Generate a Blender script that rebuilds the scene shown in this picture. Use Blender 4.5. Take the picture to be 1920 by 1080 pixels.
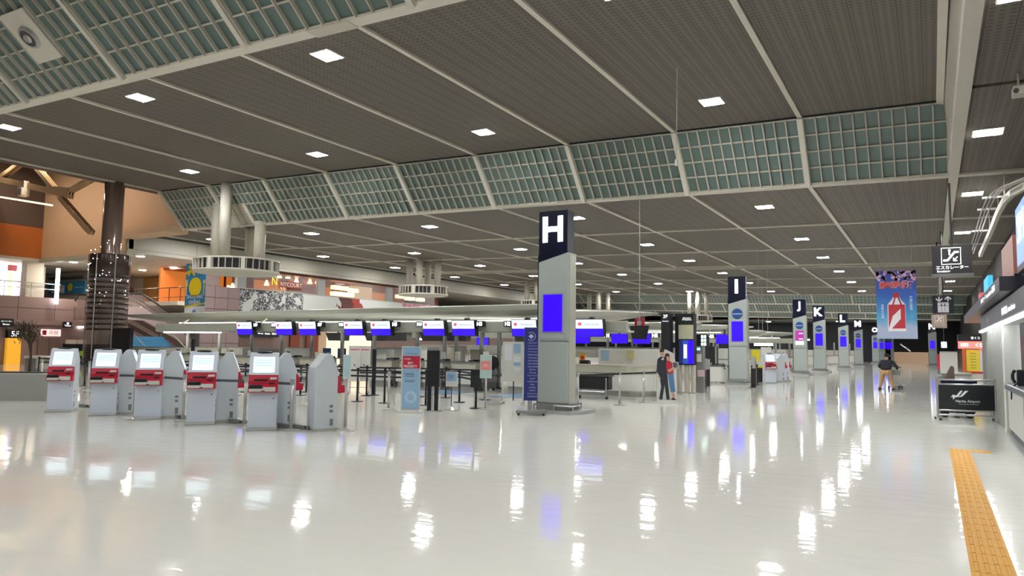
import bpy, math, random
from mathutils import Vector, Matrix
random.seed(7)
for o in list(bpy.data.objects): bpy.data.objects.remove(o, do_unlink=True)
SC = bpy.context.scene
COL = SC.collection
# ------------------------------------------------------------------ camera
FPX = 1357.0; CX, CY = 960.0, 540.0; EYE = 1.65
RM = Matrix(((0.86551557, 0.50070435, 0.01333981), (-0.02874929, 0.07624939, -0.99667422), (-0.50005627, 0.86225355, 0.08038993)))  # world -> view (x right, y down, z forward)
RT = RM.transposed()
cd = bpy.data.cameras.new('camera'); cam = bpy.data.objects.new('camera', cd); COL.objects.link(cam)
cd.sensor_width = 36.0; cd.lens = 36.0 * FPX / 1920.0; cd.clip_end = 400
_r = RT @ Vector((1, 0, 0)); _u = RT @ Vector((0, -1, 0)); _b = RT @ Vector((0, 0, -1))
cam.matrix_world = Matrix(((_r.x, _u.x, _b.x, 0), (_r.y, _u.y, _b.y, 0), (_r.z, _u.z, _b.z, EYE), (0, 0, 0, 1)))
SC.camera = cam
# ------------------------------------------------------------------ world, exposure
w = bpy.data.worlds.new('World'); SC.world = w; w.use_nodes = True
w.node_tree.nodes['Background'].inputs[0].default_value = (0.75, 0.8, 0.9, 1)
w.node_tree.nodes['Background'].inputs[1].default_value = 0.01
vs = SC.view_settings
vs.view_transform = 'Standard'; vs.look = 'None'; vs.gamma = 1.0; vs.use_curve_mapping = False
vs.exposure = 0.40
LAMP = 190.0         # strength of the hall downlights
# ------------------------------------------------------------------ pixel -> world helpers
def ray(px, py): return RT @ Vector((px - CX, py - CY, FPX))
def G(px, py, z=0.0):
    r = ray(px, py); return r * ((z - EYE) / r.z) + Vector((0, 0, EYE))
def XP(px, py, X):
    r = ray(px, py); return r * (X / r.x) + Vector((0, 0, EYE))
def YP(px, py, Y):
    r = ray(px, py); return r * (Y / r.y) + Vector((0, 0, EYE))
# ------------------------------------------------------------------ materials
def s2l(c): return c / 12.92 if c <= 0.04045 else ((c + 0.055) / 1.055) ** 2.4
def rgb(h):
    if isinstance(h, str):
        return tuple(s2l(int(h[i:i + 2], 16) / 255) for i in (0, 2, 4)) + (1,)
    return tuple(h) + (1,)
MATS = {}
def mat(name, col='808080', rough=0.5, metal=0.0, var=0.06, scale=6.0, emit=0.0, ecol=None, spec=0.5, bump=0.0, alpha=None, trans=0.0, coat=0.0):
    if name in MATS: return MATS[name]
    m = bpy.data.materials.new(name); m.use_nodes = True; MATS[name] = m
    nt = m.node_tree; b = nt.nodes['Principled BSDF']
    c = rgb(col)
    b.inputs['Roughness'].default_value = rough; b.inputs['Metallic'].default_value = metal
    b.inputs['Specular IOR Level'].default_value = spec
    b.inputs['Coat Weight'].default_value = coat
    tc = nt.nodes.new('ShaderNodeTexCoord'); nz = nt.nodes.new('ShaderNodeTexNoise')
    nz.inputs['Scale'].default_value = scale; nz.inputs['Detail'].default_value = 3
    nt.links.new(tc.outputs['Object'], nz.inputs['Vector'])
    mx = nt.nodes.new('ShaderNodeMix'); mx.data_type = 'RGBA'
    mx.inputs[6].default_value = tuple(v * (1 - var) for v in c[:3]) + (1,)
    mx.inputs[7].default_value = tuple(min(1, v * (1 + var)) for v in c[:3]) + (1,)
    nt.links.new(nz.outputs['Fac'], mx.inputs[0]); nt.links.new(mx.outputs[2], b.inputs['Base Color'])
    if emit:
        b.inputs['Emission Color'].default_value = rgb(ecol or col); b.inputs['Emission Strength'].default_value = emit
    if alpha is not None: b.inputs['Alpha'].default_value = alpha
    if trans: b.inputs['Transmission Weight'].default_value = trans; b.inputs['IOR'].default_value = 1.1
    if bump:
        bp = nt.nodes.new('ShaderNodeBump'); bp.inputs['Strength'].default_value = bump; bp.inputs['Distance'].default_value = 0.01
        nt.links.new(nz.outputs['Fac'], bp.inputs['Height']); nt.links.new(bp.outputs[0], b.inputs['Normal'])
    return m
def nodes(m): return m.node_tree.nodes, m.node_tree.links, m.node_tree.nodes['Principled BSDF']
def mth(ns, ls, op, a, b=None):
    n = ns.new('ShaderNodeMath'); n.operation = op
    for i, v in enumerate((a, b)):
        if v is None: continue
        if isinstance(v, (int, float)): n.inputs[i].default_value = v
        else: ls.new(v, n.inputs[i])
    return n.outputs[0]
# floor: polished white vinyl, soft mottling, scuffs, slightly wavy polish
MF = mat('polished_white_vinyl', 'DEDDD4', 0.05, var=0.04, scale=0.9, spec=0.32)
ns, ls, bs = nodes(MF)
geo = ns.new('ShaderNodeNewGeometry')
nz = [n for n in ns if n.type == 'TEX_NOISE'][0]; nz.inputs['Detail'].default_value = 6; ls.new(geo.outputs['Position'], nz.inputs['Vector'])
mp = ns.new('ShaderNodeMapping'); mp.inputs['Scale'].default_value = (5, 14, 1); mp.inputs['Rotation'].default_value = (0, 0, 0.5); ls.new(geo.outputs['Position'], mp.inputs['Vector'])
sc = ns.new('ShaderNodeTexNoise'); sc.inputs['Scale'].default_value = 2.2; sc.inputs['Detail'].default_value = 5; sc.inputs['Roughness'].default_value = 0.8; ls.new(mp.outputs[0], sc.inputs['Vector'])
rp = ns.new('ShaderNodeValToRGB'); rp.color_ramp.elements[0].position = 0.715; rp.color_ramp.elements[1].position = 0.76; ls.new(sc.outputs['Fac'], rp.inputs[0])
mx2 = ns.new('ShaderNodeMix'); mx2.data_type = 'RGBA'; mx2.inputs[7].default_value = rgb('8E8D86')
old = [l for l in ls if l.to_socket == bs.inputs['Base Color']][0].from_socket
ls.new(old, mx2.inputs[6]); ls.new(mth(ns, ls, 'MULTIPLY', rp.outputs[0], 0.6), mx2.inputs[0]); ls.new(mx2.outputs[2], bs.inputs['Base Color'])
w1 = ns.new('ShaderNodeTexNoise'); w1.inputs['Scale'].default_value = 1.4; w1.inputs['Detail'].default_value = 3.0; w1.inputs['Roughness'].default_value = 0.45
mpb = ns.new('ShaderNodeMapping'); mpb.inputs['Scale'].default_value = (1.2, 3.6, 1); ls.new(geo.outputs['Position'], mpb.inputs['Vector']); ls.new(mpb.outputs[0], w1.inputs['Vector'])
bp = ns.new('ShaderNodeBump'); bp.inputs['Strength'].default_value = 0.5; bp.inputs['Distance'].default_value = 0.006; ls.new(w1.outputs['Fac'], bp.inputs['Height']); ls.new(bp.outputs[0], bs.inputs['Normal'])
# ceiling: dark open-cell grille
MC = mat('dark_cell_grille', '655F55', 0.7, var=0.06, scale=0.8)
ns, ls, bs = nodes(MC)
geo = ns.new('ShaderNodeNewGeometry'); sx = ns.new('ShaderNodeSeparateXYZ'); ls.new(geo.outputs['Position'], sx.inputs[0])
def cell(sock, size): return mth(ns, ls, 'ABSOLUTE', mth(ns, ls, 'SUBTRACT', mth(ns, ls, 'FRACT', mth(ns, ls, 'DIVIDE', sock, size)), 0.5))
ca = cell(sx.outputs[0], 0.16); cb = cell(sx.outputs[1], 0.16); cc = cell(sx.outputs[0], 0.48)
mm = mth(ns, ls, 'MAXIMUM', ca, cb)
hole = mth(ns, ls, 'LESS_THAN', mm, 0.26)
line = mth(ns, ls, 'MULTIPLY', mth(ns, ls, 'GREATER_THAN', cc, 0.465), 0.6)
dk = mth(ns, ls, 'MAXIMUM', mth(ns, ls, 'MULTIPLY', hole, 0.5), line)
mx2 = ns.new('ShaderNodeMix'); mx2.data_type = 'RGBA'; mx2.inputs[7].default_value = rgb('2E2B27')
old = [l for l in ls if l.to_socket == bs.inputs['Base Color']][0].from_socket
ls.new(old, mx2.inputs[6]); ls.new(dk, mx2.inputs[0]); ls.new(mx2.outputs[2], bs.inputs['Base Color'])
M_rib = mat('cream_painted_steel', 'D9D4C6', 0.5, scale=1.5)
M_fin = mat('grey_beige_fin', 'C2BCAE', 0.5, scale=2)
M_glass = mat('teal_frosted_pane', '5E726D', 0.3, scale=1.2, var=0.14)
M_lamp = mat('lamp_diffuser', 'FFFFFF', 0.5, emit=LAMP, ecol=(0.98, 0.98, 0.98))
M_white = mat('white_laminate', 'D6D5CD', 0.4, scale=2)
M_cream = mat('cream_laminate', 'C9C6B4', 0.45, scale=2)
M_grey = mat('grey_metal_panel', 'A6A9A6', 0.32, metal=0.25, scale=2)
M_pill = mat('pale_grey_enamel', 'A6AEAA', 0.25, scale=1.5, var=0.03)
M_dgrey = mat('dark_grey_panel', '4A4A4C', 0.5)
M_mgrey = mat('mid_grey_panel', '7C7D7C', 0.45)
M_blk = mat('matt_black', '14151A', 0.4)
M_navy = mat('navy_black_gloss', '11142A', 0.22)
M_steel = mat('brushed_steel', 'BDBDB8', 0.28, metal=0.55, scale=20)
M_chrome = mat('chrome_tube', 'CDCDCA', 0.18, metal=0.7)
M_kio = mat('kiosk_grey_enamel', 'CCD3D8', 0.42, scale=3, var=0.03)
M_kiof = mat('kiosk_blue_grey_front', 'D2DCE8', 0.38, scale=3, var=0.03)
M_red = mat('kiosk_red', 'C2203A', 0.35)
M_blue = mat('blue_screen', '1400E0', 0.3, emit=1.0, ecol=(0.030, 0.0, 0.82))
M_scr = mat('white_screen', 'E8F2FF', 0.3, emit=0.56, ecol=(0.82, 0.91, 1.0))
M_cyan = mat('cyan_screen_row', '9FD8DC', 0.3, emit=0.8, ecol=(0.45, 0.78, 0.85))
M_let = mat('lit_letter', 'FFFFFF', 0.3, emit=5.0, ecol=(0.92, 0.93, 1.0))
M_sgn = mat('lit_sign_white', 'FFFFFF', 0.3, emit=1.6, ecol=(0.95, 0.97, 1.0))
M_belt = mat('black_belt', '17181C', 0.6)
M_gbelt = mat('grey_belt', '54595E', 0.6)
M_txt = mat('dark_print', '4A4A55', 0.6)
M_wprint = mat('white_print', 'E4E6EA', 0.5)
M_pink = mat('pink_print', 'D06A80', 0.5)
M_wall = mat('pinkish_tile', '907A78', 0.45, scale=1.5)
M_peach = mat('peach_plaster', 'C9AA8C', 0.7, scale=0.6)
M_orange = mat('orange_panel', 'B5642A', 0.5, scale=1)
M_rwood = mat('red_brown_wood', '7A3420', 0.4, scale=3, var=0.2)
M_offw = mat('off_white_plaster', 'C9C2B4', 0.6, scale=1)
M_fascia = mat('grey_cream_fascia', 'A9A596', 0.5, scale=0.8)
M_warm = mat('warm_lamp', 'FFD8A0', 0.5, emit=4.5, ecol=(1.0, 0.58, 0.22))
M_wsoft = mat('soft_warm_lamp', 'FFE6C0', 0.5, emit=4.0, ecol=(1.0, 0.72, 0.42))
M_led = mat('cool_led', 'FFFFFF', 0.5, emit=12, ecol=(0.9, 0.96, 1.0))
M_yel = mat('tactile_yellow', 'C08A1C', 0.6, scale=8, var=0.08, spec=0.25)
M_dark = mat('dark_wall', '23252B', 0.6)
# ------------------------------------------------------------------ mesh helpers
class MB:
    def __init__(s): s.v = []; s.f = []; s.mi = []
    def add(s, vs, fs, mi=0):
        k = len(s.v); s.v += [tuple(v) for v in vs]; s.f += [tuple(i + k for i in f) for f in fs]; s.mi += [mi] * len(fs); return s
    def box(s, x0, x1, y0, y1, z0, z1, mi=0):
        return s.add([(x0, y0, z0), (x1, y0, z0), (x1, y1, z0), (x0, y1, z0), (x0, y0, z1), (x1, y0, z1), (x1, y1, z1), (x0, y1, z1)],
                     [(0, 3, 2, 1), (4, 5, 6, 7), (0, 1, 5, 4), (1, 2, 6, 5), (2, 3, 7, 6), (3, 0, 4, 7)], mi)
    def cbox(s, cx, cy, cz, sx, sy, sz, mi=0): return s.box(cx - sx / 2, cx + sx / 2, cy - sy / 2, cy + sy / 2, cz - sz / 2, cz + sz / 2, mi)
    def prism(s, pts, ax, a, b, mi=0):
        # pts in the plane across axis ax: 'x' -> (y,z), 'y' -> (x,z), 'z' -> (x,y)
        f = {'x': lambda p, t: (t, p[0], p[1]), 'y': lambda p, t: (p[0], t, p[1]), 'z': lambda p, t: (p[0], p[1], t)}[ax]
        n = len(pts); vs = [f(p, a) for p in pts] + [f(p, b) for p in pts]
        fs = [tuple(range(n - 1, -1, -1)), tuple(range(n, 2 * n))] + [(i, (i + 1) % n, n + (i + 1) % n, n + i) for i in range(n)]
        return s.add(vs, fs, mi)
    def cyl(s, p0, p1, r0, r1=None, n=12, mi=0):
        r1 = r0 if r1 is None else r1
        p0 = Vector(p0); p1 = Vector(p1); d = (p1 - p0).normalized()
        u = d.orthogonal().normalized(); v = d.cross(u)
        vs = []
        for p, r in ((p0, r0), (p1, r1)):
            for i in range(n):
                a = 2 * math.pi * i / n; vs.append(p + u * (r * math.cos(a)) + v * (r * math.sin(a)))
        fs = [(i, (i + 1) % n, n + (i + 1) % n, n + i) for i in range(n)] + [tuple(range(n - 1, -1, -1)), tuple(range(n, 2 * n))]
        return s.add(vs, fs, mi)
    def lathe(s, prof, n=16, mi=0, c=(0, 0)):
        vs = []; m = len(prof)
        for r, z in prof:
            for i in range(n):
                a = 2 * math.pi * i / n; vs.append((c[0] + r * math.cos(a), c[1] + r * math.sin(a), z))
        fs = [(j * n + i, j * n + (i + 1) % n, (j + 1) * n + (i + 1) % n, (j + 1) * n + i) for j in range(m - 1) for i in range(n)]
        fs += [tuple(range(n - 1, -1, -1)), tuple(range((m - 1) * n, m * n))]
        return s.add(vs, fs, mi)
    def tube(s, path, r, n=8, mi=0):
        for a, b in zip(path[:-1], path[1:]): s.cyl(a, b, r, r, n, mi)
        return s
    def bar(s, a, b, w, h, up=(0, 0, 1), mi=0):
        a = Vector(a); b = Vector(b); d = (b - a).normalized(); up = Vector(up)
        up = Vector((1, 0, 0)) if d.cross(up).length < 1e-4 else up
        x = d.cross(up).normalized() * (w / 2); y = x.cross(d).normalized() * (h / 2)
        vs = [p + sx * x + sy * y for p in (a, b) for sx, sy in ((-1, -1), (1, -1), (1, 1), (-1, 1))]
        return s.add(vs, [(0, 1, 2, 3), (7, 6, 5, 4), (0, 4, 5, 1), (1, 5, 6, 2), (2, 6, 7, 3), (3, 7, 4, 0)], mi)
    def quad(s, *p, mi=0): return s.add(p, [tuple(range(len(p)))], mi)
    def ball(s, c, r, n=10, m=6, sz=1.0, mi=0):
        prof = [(max(1e-4, r * math.sin(math.pi * j / m)), -r * sz * math.cos(math.pi * j / m)) for j in range(m + 1)]
        k = len(s.v); s.lathe(prof, n, mi)
        for i in range(k, len(s.v)): s.v[i] = (s.v[i][0] + c[0], s.v[i][1] + c[1], s.v[i][2] + c[2])
        return s
    def mesh(s, name, mats):
        me = bpy.data.meshes.new(name); me.from_pydata(s.v, [], s.f)
        for m in (mats if isinstance(mats, (list, tuple)) else [mats]): me.materials.append(m)
        me.polygons.foreach_set('material_index', s.mi); me.update(); return me
    def build(s, name, mats, parent=None, loc=(0, 0, 0), rz=0.0, smooth=False, bevel=0.0):
        me = s.mesh(name, mats)
        if smooth: me.shade_smooth()
        return link(name, me, parent, loc, rz, bevel)
def link(name, me, parent=None, loc=(0, 0, 0), rz=0.0, bevel=0.0):
    o = bpy.data.objects.new(name, me); COL.objects.link(o); o.location = loc; o.rotation_euler = (0, 0, rz)
    if parent: o.parent = parent
    if bevel:
        b = o.modifiers.new('bevel', 'BEVEL'); b.width = bevel; b.segments = 2; b.limit_method = 'ANGLE'
    return o
def tag(o, label=None, cat=None, group=None, kind=None):
    if label: o['label'] = label
    if cat: o['category'] = cat
    if group: o['group'] = group
    if kind: o['kind'] = kind
    return o
def thing(name, label, cat, loc=(0, 0, 0), rz=0.0, group=None, kind=None):
    o = bpy.data.objects.new(name, None); COL.objects.link(o); o.location = loc; o.rotation_euler = (0, 0, rz); o.empty_display_size = 0.2
    return tag(o, label, cat, group, kind)
def dup(o, parent=None, **kw):
    c = o.copy(); COL.objects.link(c)
    if parent is not None: c.parent = parent
    for ch in list(o.children): dup(ch, c)
    for k, v in kw.items():
        if k == 'loc': c.location = v
        elif k == 'rz': c.rotation_euler = (0, 0, v)
        else: c[k] = v
    return c
TXT = {}
def text(s, parent, loc, m, w=None, h=None, rx=math.pi / 2, rz=0.0, bold=0.0, name='lettering', ext=0.004, ry=0.0, mirror=False):
    """flat lettering; centred on loc; faces -Y when rx = 90 deg"""
    key = (s, bold)
    if key not in TXT:
        cu = bpy.data.curves.new('t', 'FONT'); cu.body = s; cu.size = 1.0; cu.align_x = 'CENTER'; cu.extrude = 0.0; cu.offset = bold; cu.resolution_u = 2
        t = bpy.data.objects.new('t', cu); COL.objects.link(t)
        dg = bpy.context.evaluated_depsgraph_get(); me = bpy.data.meshes.new_from_object(t.evaluated_get(dg))
        bpy.data.objects.remove(t, do_unlink=True)
        vs = [v.co.copy() for v in me.vertices]
        if not vs: vs = [Vector((0, 0, 0)), Vector((1, 1, 0))]
        x0, x1 = min(v.x for v in vs), max(v.x for v in vs); y0, y1 = min(v.y for v in vs), max(v.y for v in vs)
        for v in me.vertices: v.co.x -= (x0 + x1) / 2; v.co.y -= (y0 + y1) / 2
        TXT[key] = (me, max(x1 - x0, 1e-3), max(y1 - y0, 1e-3))
    me0, tw, th = TXT[key]
    me = me0.copy(); sx = (w / tw) if w else (h / th); sy = (h / th) if h else sx
    for v in me.vertices: v.co.x *= sx; v.co.y *= sy
    me.materials.clear(); me.materials.append(m)
    o = bpy.data.objects.new(name, me); COL.objects.link(o); o.location = loc; o.rotation_euler = (rx, ry, rz)
    if parent: o.parent = parent
    return o
ORD = ['first', 'second', 'third', 'fourth', 'fifth', 'sixth', 'seventh', 'eighth', 'ninth', 'tenth', 'eleventh', 'twelfth']
# ================================================================== STRUCTURE
def zA(x): return EYE + 7.66 - 0.024 * x
def zB(x): return EYE + 5.72 - 0.024 * x
fl = MB().quad((-64, -14, 0), (14, -14, 0), (14, 126, 0), (-64, 126, 0)).build('floor', MF)
tag(fl, 'glossy white polished floor of the departure hall', 'floor', kind='structure')
RX = [0.32] + [0.70 - 4.32 * k for k in range(1, 11)]         # rib lines across the hall
YA0, YA1 = 13.2, 25.35
YB = [27.3, 36.05, 44.9, 53.6, 55.2, 64.3, 73.6, 83.7]
def slab(mb, x0, x1, y0, y1, zf, dz0, dz1):
    vs = [(x, y, zf(x) + d) for d in (dz0, dz1) for x, y in ((x0, y0), (x1, y0), (x1, y1), (x0, y1))]
    mb.add(vs, [(0, 3, 2, 1), (4, 5, 6, 7), (0, 1, 5, 4), (1, 2, 6, 5), (2, 3, 7, 6), (3, 0, 4, 7)])
ce = thing('ceiling', 'dark grille ceiling divided by cream ribs above the hall', 'ceiling', kind='structure')
def zA0(x): return zA(x) + 2.0
for i in range(9):                                            # raised near ceiling
    mb = MB(); slab(mb, RX[i + 1] + 0.09, RX[i] - (0.09 if i else 0), YA0, YA1 - 0.04, zA, 0.07, 0.16); mb.build('ceiling_panel', MC, ce)
    mb = MB(); slab(mb, RX[i + 1] + 0.09, RX[i] - (0.09 if i else 0), -14, 10.4, zA0, 0.07, 0.16); mb.build('ceiling_panel', MC, ce)
for i in range(1, 10):
    mb = MB(); slab(mb, RX[i] - 0.075, RX[i] + 0.075, YA0, YA1, zA, 0, 0.16); mb.build('ceiling_rib', M_rib, ce)
    mb = MB(); slab(mb, RX[i] - 0.075, RX[i] + 0.075, -14, 10.4, zA0, 0, 0.16); mb.build('ceiling_rib', M_rib, ce)
mb = MB(); slab(mb, RX[9] - 0.3, 0.6, 12.78, YA0, zA, -0.03, 0.3); mb.build('ceiling_beam', M_rib, ce)
mb = MB(); slab(mb, -13.6, -12.2, 12.76, YA0 + 0.02, zA, -0.05, -0.03); mb.build('air_grille', M_fin, ce)
for i in range(10):                                           # lower ceiling beyond
    x1 = RX[i] - 0.09 if i else 0.6; x0 = RX[i + 1] + 0.09
    for j in range(7):
        if j == 3: continue
        mb = MB(); slab(mb, x0, x1, YB[j] + 0.1, YB[j + 1] - 0.1, zB, 0.07, 0.16); mb.build('ceiling_panel', MC, ce)
for j, y in enumerate(YB):
    mb = MB(); slab(mb, RX[10] - 0.2, 9.0, y - (0.3 if j == 0 else 0.1), y + 0.1, zB, -0.005 if j == 0 else 0, 0.16); mb.build('ceiling_rib', M_rib, ce)
mb = MB(); slab(mb, RX[10], 9.0, 53.65, 55.15, zB, 0.25, 0.3); mb.build('joint_cover', M_dark, ce)
for i in range(1, 11):
    for a, b in ((27.4, 53.6), (55.2, 83.7)):
        mb = MB(); slab(mb, RX[i] - 0.075, RX[i] + 0.075, a, b, zB, 0.001, 0.16); mb.build('ceiling_rib', M_rib, ce)
mb = MB(); slab(mb, 0.62, 0.9, -14, 83.7, zB, -0.04, 0.3); mb.build('ceiling_beam', M_rib, ce)
mb = MB(); mb.add([(0.32, 12.6, zA(0.3)), (0.32, 26.2, zA(0.3)), (0.52, 26.2, zA(0.3) - 0.05), (0.52, 12.6, zA(0.3) - 0.05)], [(0, 1, 2, 3)]); mb.build('ceiling_edge_beam', M_rib, ce)
mb = MB(); mb.add([(0.52, -14, zA0(0.3)), (0.52, 27.1, zA(0.3)), (0.7, 27.1, zB(0.6) - 0.02), (0.7, -14, zB(0.6))], [(0, 1, 2, 3)]); mb.build('ceiling_upstand', M_fin, ce)
for a, b in zip([-14, -4.5, 4.5, 13.5, 22.4 - 4] + [27.4] + YB[1:3] + [55.2] + YB[5:7], [-4.5, 4.5, 13.5, 18.2, 27.0] + [35.95] + [44.8, 53.5] + [64.2] + [73.5, 83.6]):
    mb = MB(); slab(mb, 0.9, 9.0, a, b, zB, 0.07, 0.16); mb.build('ceiling_panel', MC, ce)
# steps of smaller ceiling far down the hall
def far_step(n, yb, hb, x0=-44):
    z0 = EYE + hb
    t = thing('window_%d' % n, 'far greenish glazed ceiling step number %s from the near side' % ORD[n - 30], 'window', kind='structure')
    MB().quad((x0, yb - 2.4, z0 + 2.3), (9, yb - 2.4, z0 + 1.0), (9, yb, z0 - 0.2), (x0, yb, z0 + 1.06)).build('glazing', M_glass, t)
    mb = MB(); m2 = MB()
    for k in range(12):
        x = 0.7 - 4.32 * k; d = -0.024 * x
        mb.bar((x, yb - 2.45, z0 + 1.22 + d), (x, yb - 0.05, z0 + d), 0.16, 0.1)
    for k in range(12 * 11):
        x = 0.7 - 4.32 * k / 11; d = -0.024 * x
        m2.bar((x, yb - 2.45, z0 + 1.22 + d), (x, yb - 0.05, z0 + d), 0.035, 0.05)
    for q in range(4): m2.bar((x0, yb - 2.4 + 0.6 * q, z0 + 1.06 + 1.2 - 0.3 * q - 0.02), (9, yb - 2.4 + 0.6 * q, z0 - 0.2 + 1.2 - 0.3 * q - 0.02), 0.05, 0.035)
    tag(m2.build('glazing_bars', M_fin, t), kind='stuff')
    mb.bar((x0, yb, z0 + 1.05), (9, yb, z0 - 0.2), 0.3, 0.15); mb.build('mullions', M_rib, t)
far_step(30, 94.0, 5.30); far_step(31, 104.0, 4.76); far_step(32, 113.0, 4.35)
mb = MB()
for a, b, h in ((83.8, 91.6, 7.4), (94.1, 101.6, 6.9), (104.1, 110.6, 6.4), (113.1, 125.5, 4.4)): mb.box(-44, 9, a, b, EYE + h, EYE + h + 0.15)
tag(mb.build('ceiling', MC), 'distant low ceiling at the end of the hall', 'ceiling', kind='structure')
# far end wall
wf = thing('wall_far', 'dark far end wall with a pale low screen wall at its foot', 'wall', kind='structure')
MB().box(-45, 9, 124.5, 125, 0, 8).build('upper_wall', M_dark, wf)
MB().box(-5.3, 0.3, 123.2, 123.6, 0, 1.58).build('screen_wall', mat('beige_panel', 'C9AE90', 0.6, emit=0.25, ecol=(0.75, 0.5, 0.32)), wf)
# ---------------- glazed clerestory strips: one window per bay
def strip(y0, y1, dz, zf, bays, wn, where, rows=4, holes=(), XS=None, nc=11, bw=4.14):
    XS = XS or RX; DU = Vector((bw / nc, 0, -0.024 * bw / nc))
    DV = Vector((0, (y1 - y0) / rows, dz / rows)); nrm = DU.cross(DV).normalized()
    if nrm.z > 0: nrm = -nrm          # towards the hall
    fd = 0.09 if nc == 11 else 0.13
    pm = MB().quad((0, 0, 0), DU, DU + DV, DV).mesh('pane', M_glass)
    L = DV * rows; Wd = DU * nc
    fm = MB(); fm.bar(nrm * 0.03, L + nrm * 0.03, 0.04, fd, up=nrm); fm = fm.mesh('glazing_fin', M_fin)
    hm = MB(); hm.bar((0, 0, 0), Wd, 0.05, 0.05, up=nrm); hm = hm.mesh('glazing_bar', M_fin)
    mm_ = MB(); mm_.bar(-DV * 0.1 + nrm * 0.06, L + DV * 0.12 + nrm * 0.06, 0.17, 0.17, up=nrm); mm_ = mm_.mesh('mullion', M_rib)
    for q, i in enumerate(bays):
        xl = XS[i + 1] + 0.09
        P = Vector((xl, y0, zf(xl)))
        t = thing('window_%d' % (wn + q), 'sloped teal glazed panel in %s, %s bay from the right' % (where, ORD[i]), 'window', loc=P, kind='structure')
        for a in range(nc):
            for b in range(rows):
                if (i, a, b) in holes: continue
                link('pane', pm, t, DU * a + DV * b - nrm * 0.03)
        for a in range(nc + 1): link('glazing_fin', fm, t, DU * a)
        for b in range(rows + 1): link('glazing_bar', hm, t, DV * b)
        link('mullion', mm_, t, DU * -0.24)
H1 = {(8, a, b) for a in (7, 8, 9, 10) for b in (2, 3)} | {(7, a, b) for a in (0, 1, 2, 3, 4) for b in (2, 3)}
strip(YA1 + 0.02, 26.98, zB(0) - zA(0) + 0.06, zA, range(9), 1, 'the far clerestory strip', holes=H1)
NX = [-4.5 - 5.62 * k for k in range(8)]; NX[0] = -4.5
H2 = {(3, a, b) for a in (4, 5, 6) for b in (1,)}
strip(10.42, 12.76, -2.0, zA0, range(0, 6), 11, 'the nearest clerestory strip', rows=4, holes=H2, XS=NX, nc=10, bw=5.44)
# blank plates with air nozzles / pipe openings in the strips
def plate(name, p0, p1, p2, p3, m, label):
    a, b, c, d = [Vector(p) for p in (p0, p1, p2, p3)]; n = (b - a).cross(d - a).normalized() * 0.13
    if n.z > 0: n = -n
    mb = MB(); mb.add([a, b, c, d, a + n, b + n, c + n, d + n], [(0, 1, 2, 3), (4, 7, 6, 5), (0, 4, 5, 1), (1, 5, 6, 2), (2, 6, 7, 3), (3, 7, 4, 0)])
    t = thing(name, label, 'vent'); mb.build('cover_plate', m, t)
    return t, (a + b + c + d) / 4 + n, n.normalized()
def slope_pt(x, f, y0, y1, zf, dz): return (x, y0 + (y1 - y0) * f, zf(x) + dz * f)
xw = NX[4] + 0.09
t, c, n = plate('air_nozzle', *[slope_pt(xw + xx, f, 10.42, 12.76, zA0, -2.0) for xx, f in ((2.3, 0.13), (3.7, 0.13), (3.7, 0.66), (2.3, 0.66))], M_rib, 'cream square vent plate with round steel air nozzle in near glazing')
mb = MB(); mb.cyl(c, c + n * 0.1, 0.36, 0.33, 20); mb.build('nozzle_ring', M_steel, t)
mb = MB(); mb.cyl(c + n * 0.1, c + n * 0.105, 0.27, 0.27, 20); mb.build('nozzle_throat', M_dgrey, t)
mb = MB(); mb.cyl(c + n * 0.1, c + n * 0.16, 0.15, 0.11, 16); mb.build('nozzle_core', M_steel, t)
x9 = RX[8]
t = thing('pipe_cover_plate', 'plain cream plate around two air pipes in the far glazing', 'plate')
for a, b in ((x9 - 1.7, x9 - 0.08), (x9 + 0.1, x9 + 2.0)):
    P = [Vector(slope_pt(xx, f, YA1, 26.98, zA, -1.88)) for xx, f in ((a, 0.48), (b, 0.48), (b, 1.0), (a, 1.0))]
    mb = MB(); mb.quad(*P); mb.build('plate', M_rib, t)
# ---------------- downlights
def downlight_proto():
    t = thing('ceiling_light', '', 'ceiling light')
    mb = MB(); s = 0.31; q = 0.35
    for (a, b, c, d) in ((-q, q, -q, -s), (-q, q, s, q), (-q, -s, -s, s), (s, q, -s, s)): mb.box(a, b, c, d, -0.012, 0.05)
    mb.build('frame', M_rib, t)
    MB().box(-s, s, -s, s, -0.016, 0.05).build('diffuser', M_lamp, t)
    return t
proto = downlight_proto(); first = [True]
def downlight(x, y, z, label):
    if first[0]: first[0] = False; o = proto; o.location = (x, y, z)
    else: o = dup(proto, loc=(x, y, z))
    o['label'] = label; o['group'] = 'square ceiling downlights'
LX = [-5.85, -14.45, -23.05, -31.75, -40.6]
XN = ['rightmost', 'second from right', 'third from right', 'fourth from right', 'fifth from right']
for i, x in enumerate(LX[:4]):
    for j, y in enumerate((14.4, 22.6)): downlight(x, y, zA(x) + 0.05, 'bright square downlight in near raised ceiling, %s, %s row' % (XN[i], ('front', 'back')[j]))
    for j, y in enumerate((-6.0, 2.2)): downlight(x, y, zA0(x) + 0.05, 'square downlight overhead out of view, %s, %s row' % (XN[i], ('back', 'front')[j]))
for i, x in enumerate(LX):
    for j, y in enumerate((30.9, 40.8, 49.5, 58.7, 68.3, 79.0)): downlight(x, y, zB(x) + 0.05, 'square downlight in lower ceiling, %s, %s row away' % (XN[i], ORD[j]))
for j, y in enumerate((-5.0, 4.0, 13.6, 22.2, 30.7, 40.6, 49.5, 58.6, 68.3, 79.0)): downlight(1.42, y, zB(1.4) + 0.05, 'square downlight along the right ceiling edge, %s from the near end' % ORD[j])
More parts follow.
